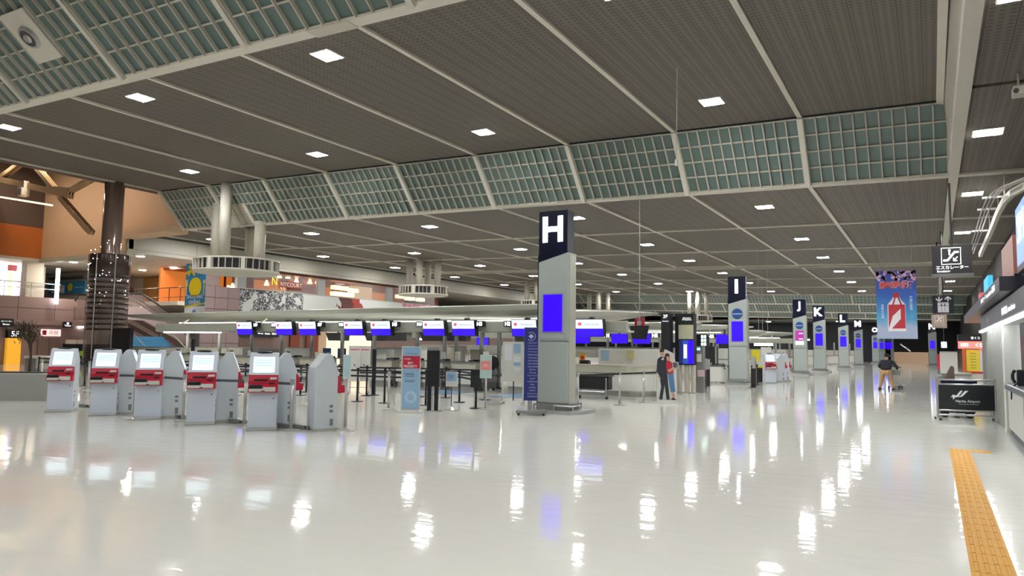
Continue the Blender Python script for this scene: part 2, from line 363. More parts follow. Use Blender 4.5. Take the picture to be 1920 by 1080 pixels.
for i, x in enumerate(LX[:4]):  # added lamps, hidden above the steps, to brighten the far glazing
    for j, (y, h) in enumerate(((88.5, 7.4), (98.5, 6.9), (107.5, 6.4))): downlight(x, y, EYE + h - .02, 'added hidden downlight brightening a far ceiling step, %s, %s step' % (XN[i], ORD[j]))
for i, x in enumerate((-12, -22, -32)):
    downlight(x, 118, EYE + 4.38, 'small far downlight at the end of the hall, %s' % XN[i])
# ================================================================== LEFT SIDE: two-storey arcade
XL = -53.56; YP0 = 26.9
# lower and upper wall to the far left
wl = thing('wall_left', 'brown-pink panelled left wall with orange band under a dark upper wall', 'wall', kind='structure')
MB().box(XL - 0.4, XL - 0.05, -4, 33, 0, 3.0).build('lower_wall', M_wall, wl)
MB().box(XL - 0.3, XL, 2, YP0, 7.27, 9.42).build('orange_band', M_orange, wl)
MB().box(XL - 0.4, XL - 0.02, 2, YP0 + 0.2, 9.42, 14).build('upper_wall', mat('dusky_wall', '5A4A42', 0.7), wl)
pm = MB().box(0, 0.12, 0.015, 2.385, 0.015, 0.785).mesh('wall_panel', M_wall)
for i in range(12):
    for j in range(2): link('wall_panel', pm, wl, (XL - 0.05, 4.0 + 2.4 * i, 3.02 + 0.8 * j))
MB().box(XL - 0.2, XL - 0.02, 4, 32.8, 3.0, 4.6).build('panel_backing', M_dgrey, wl)
MB().box(XL - 0.1, XL + 0.4, 4, 33, 2.7, 3.02).build('overhang', M_wall, wl)
# peach gable wall over the upper floor
wp = thing('wall_atrium', 'peach plaster wall above the upper shopping floor', 'wall', kind='structure')
MB().prism([(XL, 7.27), (-43.4, 7.27), (-43.4, 8.28), (-38.3, 8.28), (-38.3, 11.5), (XL, 14)], 'y', YP0, YP0 + .3).build('plaster', M_peach, wp)
MB().box(XL, -43.4, YP0 - 0.12, YP0 + 0.3, 7.0, 7.28).build('lower_edge', M_fascia, wp)
MB().box(-43.8, -38.2, YP0 - 1.0, YP0 + 0.4, 8.05, 8.5).build('ledge', M_peach, wp)
MB().box(XL, -38.3, -4, YP0, 13.6, 13.8).build('atrium_roof', mat('dusky_wall'), wp)
tag(MB().box(-39, -38.2, -4, 26.5, 10.25, 13.7).build('trim_1', mat('dusky_wall')), 'dark upstand beside the edge of the raised ceiling', 'trim', kind='structure')
# fascia above restaurants and upper floor slabs
tf = thing('trim_2', 'long grey-cream fascia beam above the upper floor restaurants', 'trim', kind='structure')
MB().box(-43.6, -43.4, YP0 - 0.1, 84, 7.45, 8.5).build('fascia_board', M_fascia, tf)
MB().box(-43.6, -43.36, YP0 - 0.1, 84, 7.2, 7.43).build('lower_board', M_fascia, tf)
MB().box(-43.5, -43.2, YP0 + 0.5, 84, 8.36, 8.46).build('shadow_gap', M_dgrey, tf)
uf = thing('floor', 'upper shopping floor slab with white ceiling and downlights', 'floor', kind='structure')
MB().box(-64, -54.0, 2, 26, 4.3, 4.6).build('slab', M_offw, uf)
MB().box(-64, -47.0, 33, 84, 4.3, 4.6).build('slab', M_offw, uf)
MB().box(-64, -43.6, YP0 + .3, 84, 7.22, 7.3).build('soffit', M_offw, uf)
MB().box(-64, XL, 2, YP0 + .3, 7.1, 7.27).build('soffit', M_offw, uf)
for k, (px, py) in enumerate([(263, 480), (138, 491), (325, 501), (267, 506), (383, 496), (68, 490)]):
    p = G(px, py, 7.2); t = thing('round_downlight', 'small round downlight over the upper floor, %s' % ['beside the fascia corner', 'left of the big column', 'right of the column, middle', 'just right of the column', 'above the dining banner', 'by the bright shop'][k], 'ceiling light', loc=p, group='round upper-floor downlights')
    MB().cyl((0, 0, -0.02), (0, 0, 0.02), 0.3, 0.3, 16).build('ring', M_white, t); MB().cyl((0, 0, -0.03), (0, 0, -0.021), 0.24, 0.24, 16).build('diffuser', mat('warm_downlight', 'FFF4E6', 0.5, emit=260, ecol=(1, 0.88, 0.72)), t)
# added warm fill lamps, unseen under the atrium roof, to light the walls
for k, x in enumerate((-50.5, -47.0, -43.0)):
    t = thing('atrium_fill_lamp', 'added warm fill lamp high by the dark atrium roof, %s' % ['left', 'middle', 'right'][k], 'lamp', loc=(x, 23.0, 13.2), group='added atrium fill lamps')
    MB().cyl((0, 0, 0), (0, 0, 0.4), 0.25, 0.25, 14).build('housing', M_dgrey, t); MB().cyl((0, 0, -0.01), (0, 0, 0.0), 0.22, 0.22, 14).build('lens', mat('amber_lens', 'FFD9A8', 0.5, emit=330, ecol=(1, 0.82, 0.64)), t)
# bright shop at far left (upper floor)
t = thing('shop', 'bright upper floor shop with lit shelves behind a railing', 'shop', loc=(0, 0, 0))
MB().box(-57.2, -57.0, 24, 29.0, 4.6, 7.1).build('back_wall', M_white, t)
MB().box(-57.0, -56.5, 24, 27.6, 6.5, 7.0).build('sign_board', mat('shop_sign_lit', 'FFF0EC', 0.5, emit=2.2, ecol=(1, 0.92, 0.92)), t)
MB().box(-56.49, -56.46, 26.2, 26.8, 6.52, 6.95).build('red_logo_tile', M_red, t)
shm = MB().box(-56.9, -56.5, 0, 0.5, 0, 0.42)
for i in range(11):
    for j in range(4):
        m = mat('shelf_goods_%d' % ((i * 3 + j * 5) % 5), ['F4F6FF', 'E8E4DC', 'C9D6E8', 'F0E6A0', 'B8A8D0'][(i * 3 + j * 5) % 5], 0.5, emit=[1.6, 1.2, 1.0, 0.9, 0.8][(i * 3 + j * 5) % 5])
        MB().box(-56.9, -56.5, 24.3 + 0.33 * i, 24.58 + 0.33 * i, 4.72 + 0.46 * j, 5.12 + 0.46 * j).build('display_box', m, t)
# shop column and glass strip light
t = thing('shop_pier', 'pale square pier between upper shop and passage', 'pier'); MB().box(-54.4, -53.7, 26.1, 27.2, 4.6, 7.1).build('shaft', M_offw, t)
tag(MB().cyl((-53.2, 27.9, 4.2), (-53.2, 27.9, 6.7), 0.13, 0.13, 12).build('light_tube', mat('white_tube', 'FFFFFF', 0.5, emit=6, ecol=(0.95, 0.95, 1))), 'tall glowing white tube light beside the pale pier', 'lamp')
# passage and back wall on the upper floor
tb = thing('wall_upper', 'upper floor back walls in cream, orange and red-brown', 'wall', kind='structure')
def upanel(a, b, z0, z1, Y, m, nm='wall_panel'):
    p = YP(a[0], a[1], Y); q = YP(b, a[1], Y); MB().box(p.x, q.x, Y, Y + 0.2, z0, z1).build(nm, m, tb)
upanel((80, 540), 165, 4.6, 7.2, 33.0, M_offw); upanel((225, 540), 268, 4.6, 7.2, 38.0, M_offw); upanel((268, 540), 300, 4.6, 7.2, 38.0, mat('tan_panel', 'B58850', 0.5))
upanel((300, 540), 345, 4.6, 7.2, 38.0, M_orange); upanel((300, 530), 420, 4.6, 7.2, 39.2, M_rwood)
p = YP(240, 520, 37.9); MB().box(p.x, p.x + 0.9, 37.85, 37.95, 4.6, 6.3).build('doorway', M_dgrey, tb)
# lit shop poster at the back of the passage
p0 = YP(94, 515, 32.6); p1 = YP(160, 536, 32.6)
t = thing('directory_banner', 'wide blue and yellow dining banner board in upper passage', 'sign', loc=((p0.x + p1.x) / 2, 32.6, 5.9))
W = (p1.x - p0.x) / 2; M_bb = mat('banner_blue', '2F86B8', 0.6); M_by = mat('banner_yellow', 'F2D21A', 0.6)
MB().box(-W, W, -0.03, 0.03, -0.45, 0.5).build('board', M_bb, t); MB().box(-W * 0.85, -W * 0.1, -0.05, -0.03, -0.4, 0.25).build('white_panel', M_wprint, t)
MB().cyl((W * 0.2, -0.06, 0.05), (W * 0.2, -0.03, 0.05), 0.32, 0.32, 20).build('yellow_disc', M_by, t)
text('SHOPPING & DINING', t, (W * 0.68, -0.05, 0), M_wprint, w=W * 0.5)
MB().box(-W, W, -0.2, 0.2, 0.75, 0.9).build('dark_rail', M_dgrey, t)
# railing on the left parapet
t = thing('balcony_railing', 'thin steel railing with glass along the left upper floor', 'railing')
mb = MB()
for i in range(14): mb.cyl((XL + 0.02, 6 + 1.7 * i, 4.55), (XL + 0.02, 6 + 1.7 * i, 5.55), 0.025)
mb.build('posts', M_chrome, t)
mb = MB(); mb.cyl((XL + 0.02, 5, 5.58), (XL + 0.02, 28.3, 5.58), 0.035); mb.cyl((XL + 0.02, 5, 5.2), (XL + 0.02, 28.3, 5.2), 0.02); mb.build('handrail', M_chrome, t)
# ---------------- escalators (run along +Y, top by the peach wall)
def escalator(x, label, yt=29.6, n=15):
    t = thing('escalator', label, 'escalator', loc=(x, yt, 0), group='escalators to the upper floor')
    L = 7.0; z1 = 3.85; P = lambda y, z: (y, z)
    up = [(-1.6, z1), (0, z1), (L, 0.0), (L + 1.2, 0.0)]
    for s in (-1, 1):
        xa = s * 0.62
        pr = [(-1.6, z1 - 0.8), (-1.6, z1 + 0.1), (0, z1 + 0.1), (L, 0.12), (L + 1.2, 0.12), (L + 1.2, 0), (L - 0.6, 0), (0.2, z1 - 0.8)]
        MB().prism(pr, 'x', xa - 0.09, xa + 0.09).build('side_panel', mat('esc_side', 'B09C9A', .3, metal=.25), t)
        MB().prism([(-1.4, z1 + 0.1), (0, z1 + 0.1), (L, 0.12), (L + 1, 0.12), (L + 1.1, 0.9), (L, 0.95), (0, z1 + 0.95), (-1.5, z1 + 0.9)], 'x', xa - 0.01, xa + 0.01).build('glass_balustrade', mat('smoky_glass', '9A8A86', 0.08, alpha=0.22), t)
        MB().tube([(xa, -1.6, z1 + 0.5), (xa, -1.4, z1 + 0.97), (xa, 0, z1 + 1.0), (xa, L, 1.0), (xa, L + 1.1, 0.97), (xa, L + 1.3, 0.5)], 0.06).build('handrail', M_blk, t)
        MB().tube([(xa * 0.86, 0, z1 + 0.14), (xa * 0.86, L, 0.16)], 0.03).build('skirt_light', mat('skirt_glow', 'FFF0F0', 0.5, emit=1.5, ecol=(1, 0.85, 0.85)), t)
    sm = MB().box(-0.5, 0.5, 0, 0.44, -0.2, 0.0).mesh('step', M_mgrey)
    for i in range(18): link('step', sm, t, (0, 0.1 + i * 0.385, z1 - 0.02 - i * 0.212))
    return t
escalator(-46.6, 'nearest escalator behind the check-in canopy, steel sides')
escalator(-48.5, 'middle escalator between two others rising to upper floor')
escalator(-50.4, 'farthest escalator nearest the column, steel sides')
# painted stair beside the escalators
t = thing('staircase', 'stair with blue and yellow painted risers beside the escalators', 'stairs', loc=(-42.4, 26.6, 0))
for i in range(11):
    MB().box(-.3 * (i + 1), -.3 * i, 0, 4.4, 0, .18 * (i + 1)).build('stair_step', M_mgrey, t)
    MB().box(-.3 * i, -.3 * i + .01, 0, 4.4, .18 * i + .01, .18 * (i + 1) - .02).build('blue_riser', M_bb, t)
    if i < 9: MB().box(-.3 * i + .01, -.3 * i + .02, 0, max(.4, 3.2 - .36 * i - .3 * (i % 2)), .18 * i + .02, .18 * (i + 1) - .02).build('yellow_riser_print', M_by, t)
for y in (.1, 1.5, 4.3):
    mb = MB(); mb.cyl((0, y, 0), (0, y, .95), .025); mb.cyl((-3.2, y, 1.9), (-3.2, y, 2.9), .025); mb.cyl((0, y, .95), (-3.2, y, 2.9), .03); mb.build('stair_rail', M_chrome, t)
# upper floor edge by escalator heads
t = thing('landing_railing', 'glass and steel railing at the escalator heads upstairs', 'railing')
mb = MB(); q = [YP(300, 562, 38.0), YP(400, 575, 38.0)]
for i in range(6): mb.cyl((-47 - 1.3 * i, 33.2, 4.6), (-47 - 1.3 * i, 33.2, 5.6), 0.03)
mb.cyl((-46.6, 33.2, 5.6), (-54, 33.2, 5.6), 0.035); mb.cyl((-46.6, 33.2, 4.9), (-54, 33.2, 4.9), 0.025); mb.build('rail_frame', mat('bronze_rail', '5A3A30', 0.35, metal=0.6), t)
# framed television and lamps on the red-brown wall
p = YP(317, 532, 39.1); t = thing('television', 'small dark wall television on upper red-brown wall', 'television', loc=p)
MB().box(-0.55, 0.55, -0.08, 0.0, -0.36, 0.36).build('screen', M_blk, t)
for k, px in enumerate((317, 333)):
    p = YP(px, 513, 39.0); t = thing('wall_lamp', 'small amber wall lamp above television, %s one' % ('left', 'right')[k], 'lamp', loc=p, group='amber wall lamps')
    MB().cyl((0, -0.1, 0), (0, -0.1, 0.25), 0.16, 0.05, 12).build('shade', M_warm, t); MB().box(-0.05, 0.05, -0.1, 0.05, 0.2, 0.28).build('bracket', M_dgrey, t)
# pink block wall and mural parapet
wm = thing('wall_mural', 'white parapet wall with dark floral and red painted mural', 'wall', kind='structure')
ya, yb_, yc = 32.3, 35.5, 60.0
MB().box(-43.9, -43.5, ya, yb_, 0, 5.6).build('block_core', M_dgrey, wm)
pb = MB().box(0, 0.1, 0.012, 1.05, 0.012, 0.78).mesh('wall_panel', M_wall)
for i in range(3):
    for j in range(7): link('wall_panel', pb, wm, (-43.5, ya + 1.066 * i, 0.8 * j))
MB().box(-43.9, -43.45, ya, ya + 1.4, 5.6, 7.2).build('block_tower', M_wall, wm)
mur = mat('mural_paint', 'C9C9C4', 0.5); ns, ls, bs = nodes(mur)
geo = ns.new('ShaderNodeNewGeometry'); sx = ns.new('ShaderNodeSeparateXYZ'); ls.new(geo.outputs['Position'], sx.inputs[0])
n1 = ns.new('ShaderNodeTexNoise'); n1.inputs['Scale'].default_value = 0.8; n1.inputs['Detail'].default_value = 2; ls.new(geo.outputs['Position'], n1.inputs['Vector'])
n2 = ns.new('ShaderNodeTexVoronoi'); n2.inputs['Scale'].default_value = 3.5; ls.new(geo.outputs['Position'], n2.inputs['Vector'])
yy = mth(ns, ls, 'ADD', sx.outputs[1], mth(ns, ls, 'MULTIPLY', n1.outputs['Fac'], 3.0))
n4 = ns.new('ShaderNodeTexNoise'); n4.inputs['Scale'].default_value = 6.5; n4.inputs['Detail'].default_value = 6; n4.inputs['Distortion'].default_value = 1.5; ls.new(geo.outputs['Position'], n4.inputs['Vector'])
lace = mth(ns, ls, 'MULTIPLY', mth(ns, ls, 'MULTIPLY', mth(ns, ls, 'LESS_THAN', yy, 43.2), mth(ns, ls, 'GREATER_THAN', n4.outputs['Fac'], 0.47)), mth(ns, ls, 'GREATER_THAN', n1.outputs['Fac'], 0.42))
def band(a, b): return mth(ns, ls, 'MULTIPLY', mth(ns, ls, 'GREATER_THAN', yy, a), mth(ns, ls, 'LESS_THAN', yy, b))
cur = [l for l in ls if l.to_socket == bs.inputs['Base Color']][0].from_socket
yz = mth(ns, ls, 'SUBTRACT', yy, mth(ns, ls, 'MULTIPLY', sx.outputs[2], -0.9))
def band2(a, b): return mth(ns, ls, 'MULTIPLY', mth(ns, ls, 'GREATER_THAN', yz, a), mth(ns, ls, 'LESS_THAN', yz, b))
for fac, c in ((lace, '35353D'), (band2(51.6, 53.2), '5C2A26'), (band2(53.2, 54.8), '9C3A30'), (mth(ns, ls, 'MULTIPLY', band(55.5, 64), mth(ns, ls, 'GREATER_THAN', n2.outputs['Distance'], 0.33)), 'C07088')):
    m = ns.new('ShaderNodeMix'); m.data_type = 'RGBA'; m.inputs[7].default_value = rgb(c); ls.new(cur, m.inputs[6]); ls.new(fac, m.inputs[0]); cur = m.outputs[2]
ls.new(cur, bs.inputs['Base Color'])
MB().box(-43.7, -43.4, yb_, yc, 3.1, 5.62).build('painted_parapet', mur, wm)
MB().box(-43.75, -43.36, yb_, yc, 5.6, 5.66).build('coping', M_fascia, wm)
# ground floor wall below, openings and cream office
wg = thing('wall_ground', 'brown-pink ground floor wall behind the check-in island', 'wall', kind='structure')
MB().box(-44.2, -43.9, 36, 84, 0, 3.1).build('brown_wall', mat('brown_panel', '7C655C', .5), wg)
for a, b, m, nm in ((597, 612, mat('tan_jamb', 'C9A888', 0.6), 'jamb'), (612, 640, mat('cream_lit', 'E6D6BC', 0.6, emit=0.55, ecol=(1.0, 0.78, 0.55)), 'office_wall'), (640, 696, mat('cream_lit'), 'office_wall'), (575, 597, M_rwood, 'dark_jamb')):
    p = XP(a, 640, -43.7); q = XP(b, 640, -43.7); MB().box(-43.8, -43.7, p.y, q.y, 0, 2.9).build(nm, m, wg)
for a, b in ((545, 562),):
    p = XP(a, 640, -43.7); q = XP(b, 640, -43.7); MB().box(-43.8, -43.7, p.y, q.y, 0, 3.1).build('dark_pillar', M_rwood, wg)
t = thing('directory_sign', 'long black overhead sign with white glowing words behind canopy', 'sign', loc=(-43.6, 0, 0)); p = XP(437, 634, -43.6); q = XP(520, 634, -43.6)
MB().box(-0.3, 0.1, p.y, q.y, 2.1, 2.55).build('board', M_blk, t)
for i, s in enumerate(('ABC', 'Arrivals', 'Check-in', 'Exchange', 'Mobile', 'Wi-Fi')): text(s, t, (0.11, p.y + (q.y - p.y) * (0.1 + 0.16 * i), 2.36), M_sgn, w=(q.y - p.y) * 0.12, rz=math.pi / 2)
# restaurants behind the glass
re = thing('restaurant', 'warm orange lit upper floor restaurant with wooden walls', 'restaurant')
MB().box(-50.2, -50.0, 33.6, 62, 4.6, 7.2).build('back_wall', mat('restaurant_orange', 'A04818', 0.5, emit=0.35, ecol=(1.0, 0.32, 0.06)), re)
MB().box(-50, -43.7, 33.8, 62, 7.05, 7.15).build('wood_ceiling', M_rwood, re)
for y0, y1 in ((36.8, 38.6), (42.2, 46.2), (47.4, 49.4), (55.2, 57.2), (61, 63)):
    MB().box(-46.0, -45.7, y0, y1, 4.6, 7.1).build('wood_panel', M_rwood, re)
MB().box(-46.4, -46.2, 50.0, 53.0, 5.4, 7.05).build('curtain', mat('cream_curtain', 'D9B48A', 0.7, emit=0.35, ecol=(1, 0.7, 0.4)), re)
for k, (px, py) in enumerate([(436, 536), (428, 540), (556, 525), (595, 527), (500, 530), (540, 517), (524, 516), (581, 527)]):
    p = XP(px, py, -45.4); t = thing('table_lamp', 'glowing amber restaurant lamp, %s from the left' % ORD[k], 'lamp', loc=p, group='amber restaurant lamps')
    MB().cyl((0, 0, -0.22), (0, 0, 0.2), 0.2, 0.06, 10).build('shade', M_warm, t); MB().box(-0.3, -0.02, -0.03, 0.03, -0.02, 0.02).build('bracket', M_dgrey, t)
for k, (px, py, w_) in enumerate([(630, 539, .9), (646, 541, .8), (662, 545, 1.0), (642, 552, 2.6), (750, 556, 1.0), (768, 560, 1.2), (788, 562, 1.0)]):
    p = XP(px, py, -45.2 if k != 3 else -44.5); t = thing('paper_lantern', 'glowing cream paper lantern in restaurant, %s from the left' % ORD[k], 'lamp', loc=p, group='paper lanterns')
    MB().cbox(0, 0, 0, 0.5, w_, 0.36).build('paper_shade', mat('lantern_paper', 'FFE9C8', 0.6, emit=1.5, ecol=(1.0, 0.72, 0.38)), t, bevel=0.06); MB().cyl((0, 0, 0.18), (0, 0, 0.7), 0.015).build('cord', M_blk, t)
for k, px in enumerate((457, 607, 735)):
    p = XP(px, 530, -43.75); t = thing('pier', 'grey steel pier in the restaurant frontage, %s from the left' % ORD[k], 'pier', loc=(-44.1, p.y, 0), group='restaurant piers')
    MB().box(-0.15, 0.15, -0.4, 0.4, 5.66, 7.2).build('shaft', M_grey, t)
gl = thing('window_50', 'restaurant glazing above the painted parapet', 'window', kind='structure')
for i in range(6): MB().box(-43.78, -43.76, yb_ + 4.05 * i + 0.03, yb_ + 4.05 * i + 4.02, 5.66, 7.2).build('pane', mat('clear_glass', 'D8D8D8', 0.05, alpha=0.12), gl)
p = XP(535, 533, -43.6); t = thing('restaurant_sign', 'raised white restaurant name with a yellow script initial', 'sign', loc=(-43.6, p.y, p.z))
text('NYCOURT', t, (0.03, 0.6, 0), mat('sign_letters', 'D8CFC4', 0.4), w=2.2, rz=math.pi / 2, ext=0.02); text('N', t, (0.03, -1.1, 0.15), mat('yellow_letters', 'E8B020', 0.4, emit=0.6), h=0.55, rz=math.pi / 2, bold=0.02)
MB().box(0, 0.02, -0.5, 1.7, -0.25, 0.25).build('backing', M_rwood, t)
# big round column in a steel and glass jacket
CP = G(195, 697); t = thing('column', 'huge round glass and steel jacketed column with twinkling lights', 'column', loc=(CP.x, CP.y, 0))
MB().cyl((0, 0, 0), (0, 0, 11.9), 0.5, 0.5, 28).build('core', mat('column_bronze', '9A8478', 0.16, metal=0.6), t, smooth=True)
MB().cyl((0, 0, 0), (0, 0, 6.3), 0.98, 0.98, 32).build('glass_jacket', mat('jacket_glass', '8A7A70', 0.08, metal=0.3, alpha=0.6), t, smooth=True)
rm = MB(); rm.lathe([(0.985, 0), (1.0, 0.02), (1.0, 0.1), (0.985, 0.12)], 32); rm = rm.mesh('jacket_ring', mat('dark_ring', '3B302D', 0.3, metal=0.5))
for i in range(11): link('jacket_ring', rm, t, (0, 0, 2.2 + 0.28 * i))
for i in range(9): link('jacket_ring', rm, t, (0, 0, 0.3 + 0.13 * i))
MB().lathe([(1.0, 5.2), (1.01, 5.22), (1.01, 6.25), (1.0, 6.3)], 32).build('upper_band', mat('band_brown', '4A3C38', 0.15, metal=0.5), t, smooth=True)
sp = MB()
for i in range(42):
    a = random.uniform(-2.6, 0.4); sp.ball((1.03 * math.cos(a), 1.03 * math.sin(a), random.uniform(4.0, 7.0)), 0.014, 6, 4)
tag(sp.build('fairy_lights', mat('fairy_glow', 'FFFFFF', 0.5, emit=14), t), kind='stuff')
for a in (-2.2, -1.2, -0.3): MB().cyl((1.03 * math.cos(a), 1.03 * math.sin(a), 0), (1.03 * math.cos(a), 1.03 * math.sin(a), 6.3), 0.03).build('steel_rod', M_chrome, t)
# steel roof truss
t = thing('roof_truss', 'cream steel lattice truss beams under the atrium roof', 'truss'); YT = 23.2
def T(px, py): return YP(px, py, YT)
for a, b, wd, nm in (((-40, 327), (133, 367), 0.36, 'bottom_chord'), ((-10, 342), (36, 309), 0.26, 'diagonal'), ((36, 309), (70, 313), 0.2, 'top_chord'), ((68, 312), (104, 356), 0.26, 'diagonal'), ((104, 354), (134, 358), 0.3, 'gusset'), ((132, 358), (172, 336), 0.26, 'diagonal'), ((114, 370), (172, 437), 0.28, 'diagonal')):
    A_, B_ = T(*a), T(*b); mb = MB(); mb.bar(A_, B_, wd, 0.05, up=(0, 1, 0)); mb.bar(A_, B_, 0.05, 0.3, up=(0, 1, 0)); mb.bar(A_ + Vector((0, -0.15, 0)), B_ + Vector((0, -0.15, 0)), wd, 0.04, up=(0, 1, 0)); mb.bar(A_ + Vector((0, 0.15, 0)), B_ + Vector((0, 0.15, 0)), wd, 0.04, up=(0, 1, 0)); mb.build(nm, mat('truss_cream', 'D2B38C', 0.5), t)
p = T(52, 362); t = thing('loudspeaker', 'white box loudspeaker clamped under the truss chord', 'speaker', loc=p)
MB().cbox(0, -0.25, 0, 0.5, 0.5, 0.5).build('body', M_offw, t, bevel=0.05); MB().cbox(0.05, -0.2, 0.45, 0.3, 0.3, 0.5).build('clamp', M_offw, t)
a, b = T(-20, 366), T(98, 385); tag(MB().cyl(a, b, 0.05).build('light_line', mat('amber_line', 'FFD890', 0.5, emit=3, ecol=(1, 0.75, 0.35))), 'thin amber light line below the truss chord', 'lamp')
# hanging dining banner
p = YP(366, 541, 27.0); a = YP(344, 589, 27.0); b = YP(387, 497, 27.0)
t = thing('hanging_banner', 'blue shopping and dining banner with yellow plate, fork and spoon', 'banner', loc=(p.x, 27.0, a.z), rz=0.0)
Wb = (b.x - a.x) / 2 * 0.97; Hb = b.z - a.z + 0.15
MB().box(-Wb, Wb, 0, 0.02, 0.45, Hb).build('blue_cloth', M_bb, t); MB().box(-Wb, Wb, 0, 0.02, -0.3, 0.45).build('white_cloth', M_wprint, t)
MB().cyl((0, -0.012, Hb * 0.53), (0, -0.004, Hb * 0.53), Wb * 0.62, Wb * 0.62, 32).build('plate_disc', M_by, t)
mb = MB(); mb.box(-Wb * .93, -Wb * .83, -.012, -.004, Hb * .36, Hb * .55); mb.box(-Wb * 0.98, -Wb * .76, -.012, -.004, Hb * .55, Hb * .6)
for q in (-.98, -.89, -.80): mb.box(Wb * q, Wb * (q + .05), -.012, -.004, Hb * .6, Hb * .68)
mb.build('fork_print', mat('pale_yellow', 'EDE48A', 0.6), t)
mb = MB(); mb.box(Wb * .83, Wb * .91, -.012, -.004, Hb * .36, Hb * .6); mb.cyl((Wb * .87, -.012, Hb * .63), (Wb * .87, -.004, Hb * .63), Wb * .11, Wb * .11, 12); mb.build('spoon_print', mat('pale_yellow'), t)
mb = MB(); mb.bar((-Wb, -.006, Hb * .81), (Wb, -.006, Hb * .95), .012, .15, up=(0, 0, 1)); mb.bar((-Wb * .7, -.008, Hb * .95), (-Wb * .1, -.008, Hb * .76), .012, .14); mb.bar((-Wb * .3, -.008, Hb * .94), (-Wb * .75, -.008, Hb * .76), .012, .14); mb.build('ribbon_print', M_by, t)
mb = MB(); mb.bar((-Wb, -.006, .42), (Wb, -.006, .6), .012, .1); mb.build('stripe_print', M_by, t)
for s, z, h in (('SHOPPING', .34, .075), ('&', .285, .045), ('DINING', .23, .075)): text(s, t, (0, -.012, Hb * z), M_wprint, h=Hb * h, bold=0.02)
mb = MB(); mb.prism([(-.3, 0), (0, .3), (.3, 0), (.2, 0), (0, .18), (-.2, 0)], 'y', -.012, -.004); mb.build('arrow_print', M_bb, t)
MB().tube([(0, 0.01, Hb), (0, 0.01, zB(p.x) + 0.2)], 0.012, 6).build('hanging_wire', M_chrome, t)
# planter with bare little tree, far left
p = G(27, 752); t = thing('planter', 'low square stainless steel planter box at far left', 'planter', loc=(p.x - .35, p.y + .45, 0), rz=math.radians(35))
MB().box(-0.95, 0.95, -0.45, 0.45, 0, 0.74).build('box', M_steel, t, bevel=0.01); MB().box(-0.88, 0.88, -0.38, 0.38, 0.74, 0.76).build('soil', mat('soil', '2A1F18', 0.9, bump=1), t)
p = G(27, 752); t = thing('tree', 'small nearly bare indoor tree growing from planter box', 'tree', loc=(p.x - .35, p.y + .5, 0.75)); rt = random.Random(3)
M_bark = mat('bark', '4A3528', 0.8, scale=20, var=.3); mb = MB(); tw = MB(); lf = MB()
def branch(a, d, L, r, k):
    b = a + d * L; mb.cyl(a, b, r, r * .7, 7)
    if k == 0:
        for _ in range(4): q = b + Vector((rt.uniform(-.1, .1), rt.uniform(-.1, .1), rt.uniform(-.25, .0))); lf.add([q, q + Vector((.05, .02, -.05)), q + Vector((0, .04, -.1))], [(0, 1, 2)])
        return
    for _ in range(3 if k > 1 else 2):
        nd = (d + Vector((rt.uniform(-.9, .9), rt.uniform(-.9, .9), rt.uniform(-.15, .5)))).normalized(); branch(b, nd, L * rt.uniform(.6, .85), r * .6, k - 1)
branch(Vector((0, 0, 0)), Vector((.05, 0, 1)).normalized(), .5, .045, 4)
mb.build('branches', M_bark, t); tag(lf.build('leaves', mat('dry_leaf', '3E3A22', 0.8), t), kind='stuff')
# ground floor items at left back
def YPbox(nm, label, cat, px0, py0, px1, py1, Y, d, m, parts=()):
    a = YP(px0, py1, Y); b = YP(px1, py0, Y); t = thing(nm, label, cat, loc=((a.x + b.x) / 2, Y, a.z)); W = (b.x - a.x) / 2; Hh = b.z - a.z
    MB().box(-W, W, 0, d, 0, Hh).build('panel', m, t); return t, W, Hh
t, W, Hh = YPbox('notice_board', 'tall black notice screen standing beside the big column', 'board', 206, 615, 244, 700, 22.5, .2, M_blk)
def XPbox(nm, label, cat, px0, py0, px1, py1, d, m, X=XL + .02):
    a = XP(px0, py1, X); b = XP(px1, py0, X); t = thing(nm, label, cat, loc=(X, (a.y + b.y) / 2, max(0, a.z)), rz=math.pi / 2); W = (b.y - a.y) / 2; Hh = b.z - max(0, a.z)
    MB().box(-W, W, -d, 0, 0, Hh).build('panel', m, t); return t, W, Hh
t, W, Hh = XPbox('vending_panel', 'yellow lit wall panel behind the small tree', 'panel', 6, 634, 36, 690, .3, mat('yellow_lit', 'E8A82E', 0.5, emit=.5))
MB().box(-W, W, -.32, 0, Hh, Hh + .55).build('dark_header', M_blk, t); text('5F', t, (0, -.33, Hh + .28), M_sgn, h=.35)
t, W, Hh = XPbox('elevator_sign', 'black overhead elevator sign with white characters, far left', 'sign', -4, 598, 24, 612, .15, M_blk, XL + .42)
text('エレベーター', t, (0, -.16, Hh * .68), M_sgn, w=W * 1.5); text('Elevator', t, (0, -.16, Hh * .3), M_sgn, w=W * 1.0)
t, W, Hh = XPbox('exchange_sign', 'white glowing wall sign with red square logo', 'sign', 76, 618, 113, 630, .1, mat('pink_white_lit', 'F0D8D4', .5, emit=.8))
MB().box(-W * .9, -W * .5, -.12, -.1, Hh * .15, Hh * .85).build('red_logo', M_red, t); text('両替', t, (W * .25, -.11, Hh * .5), mat('sign_wine', '8A3040', .5), w=W)
t, W, Hh = XPbox('door_1', 'plain brown double service door in left ground floor wall', 'door', 68, 634, 112, 688, .06, mat('brown_door', '7A665C', .5)); t['kind'] = 'structure'; MB().box(-.02, .02, -.07, -.06, 0.0, Hh).build('centre_gap', M_dgrey, t); MB().cyl((.12, -.09, 1.0), (.12, -.09, 1.5), .02).build('door_handle', M_chrome, t)
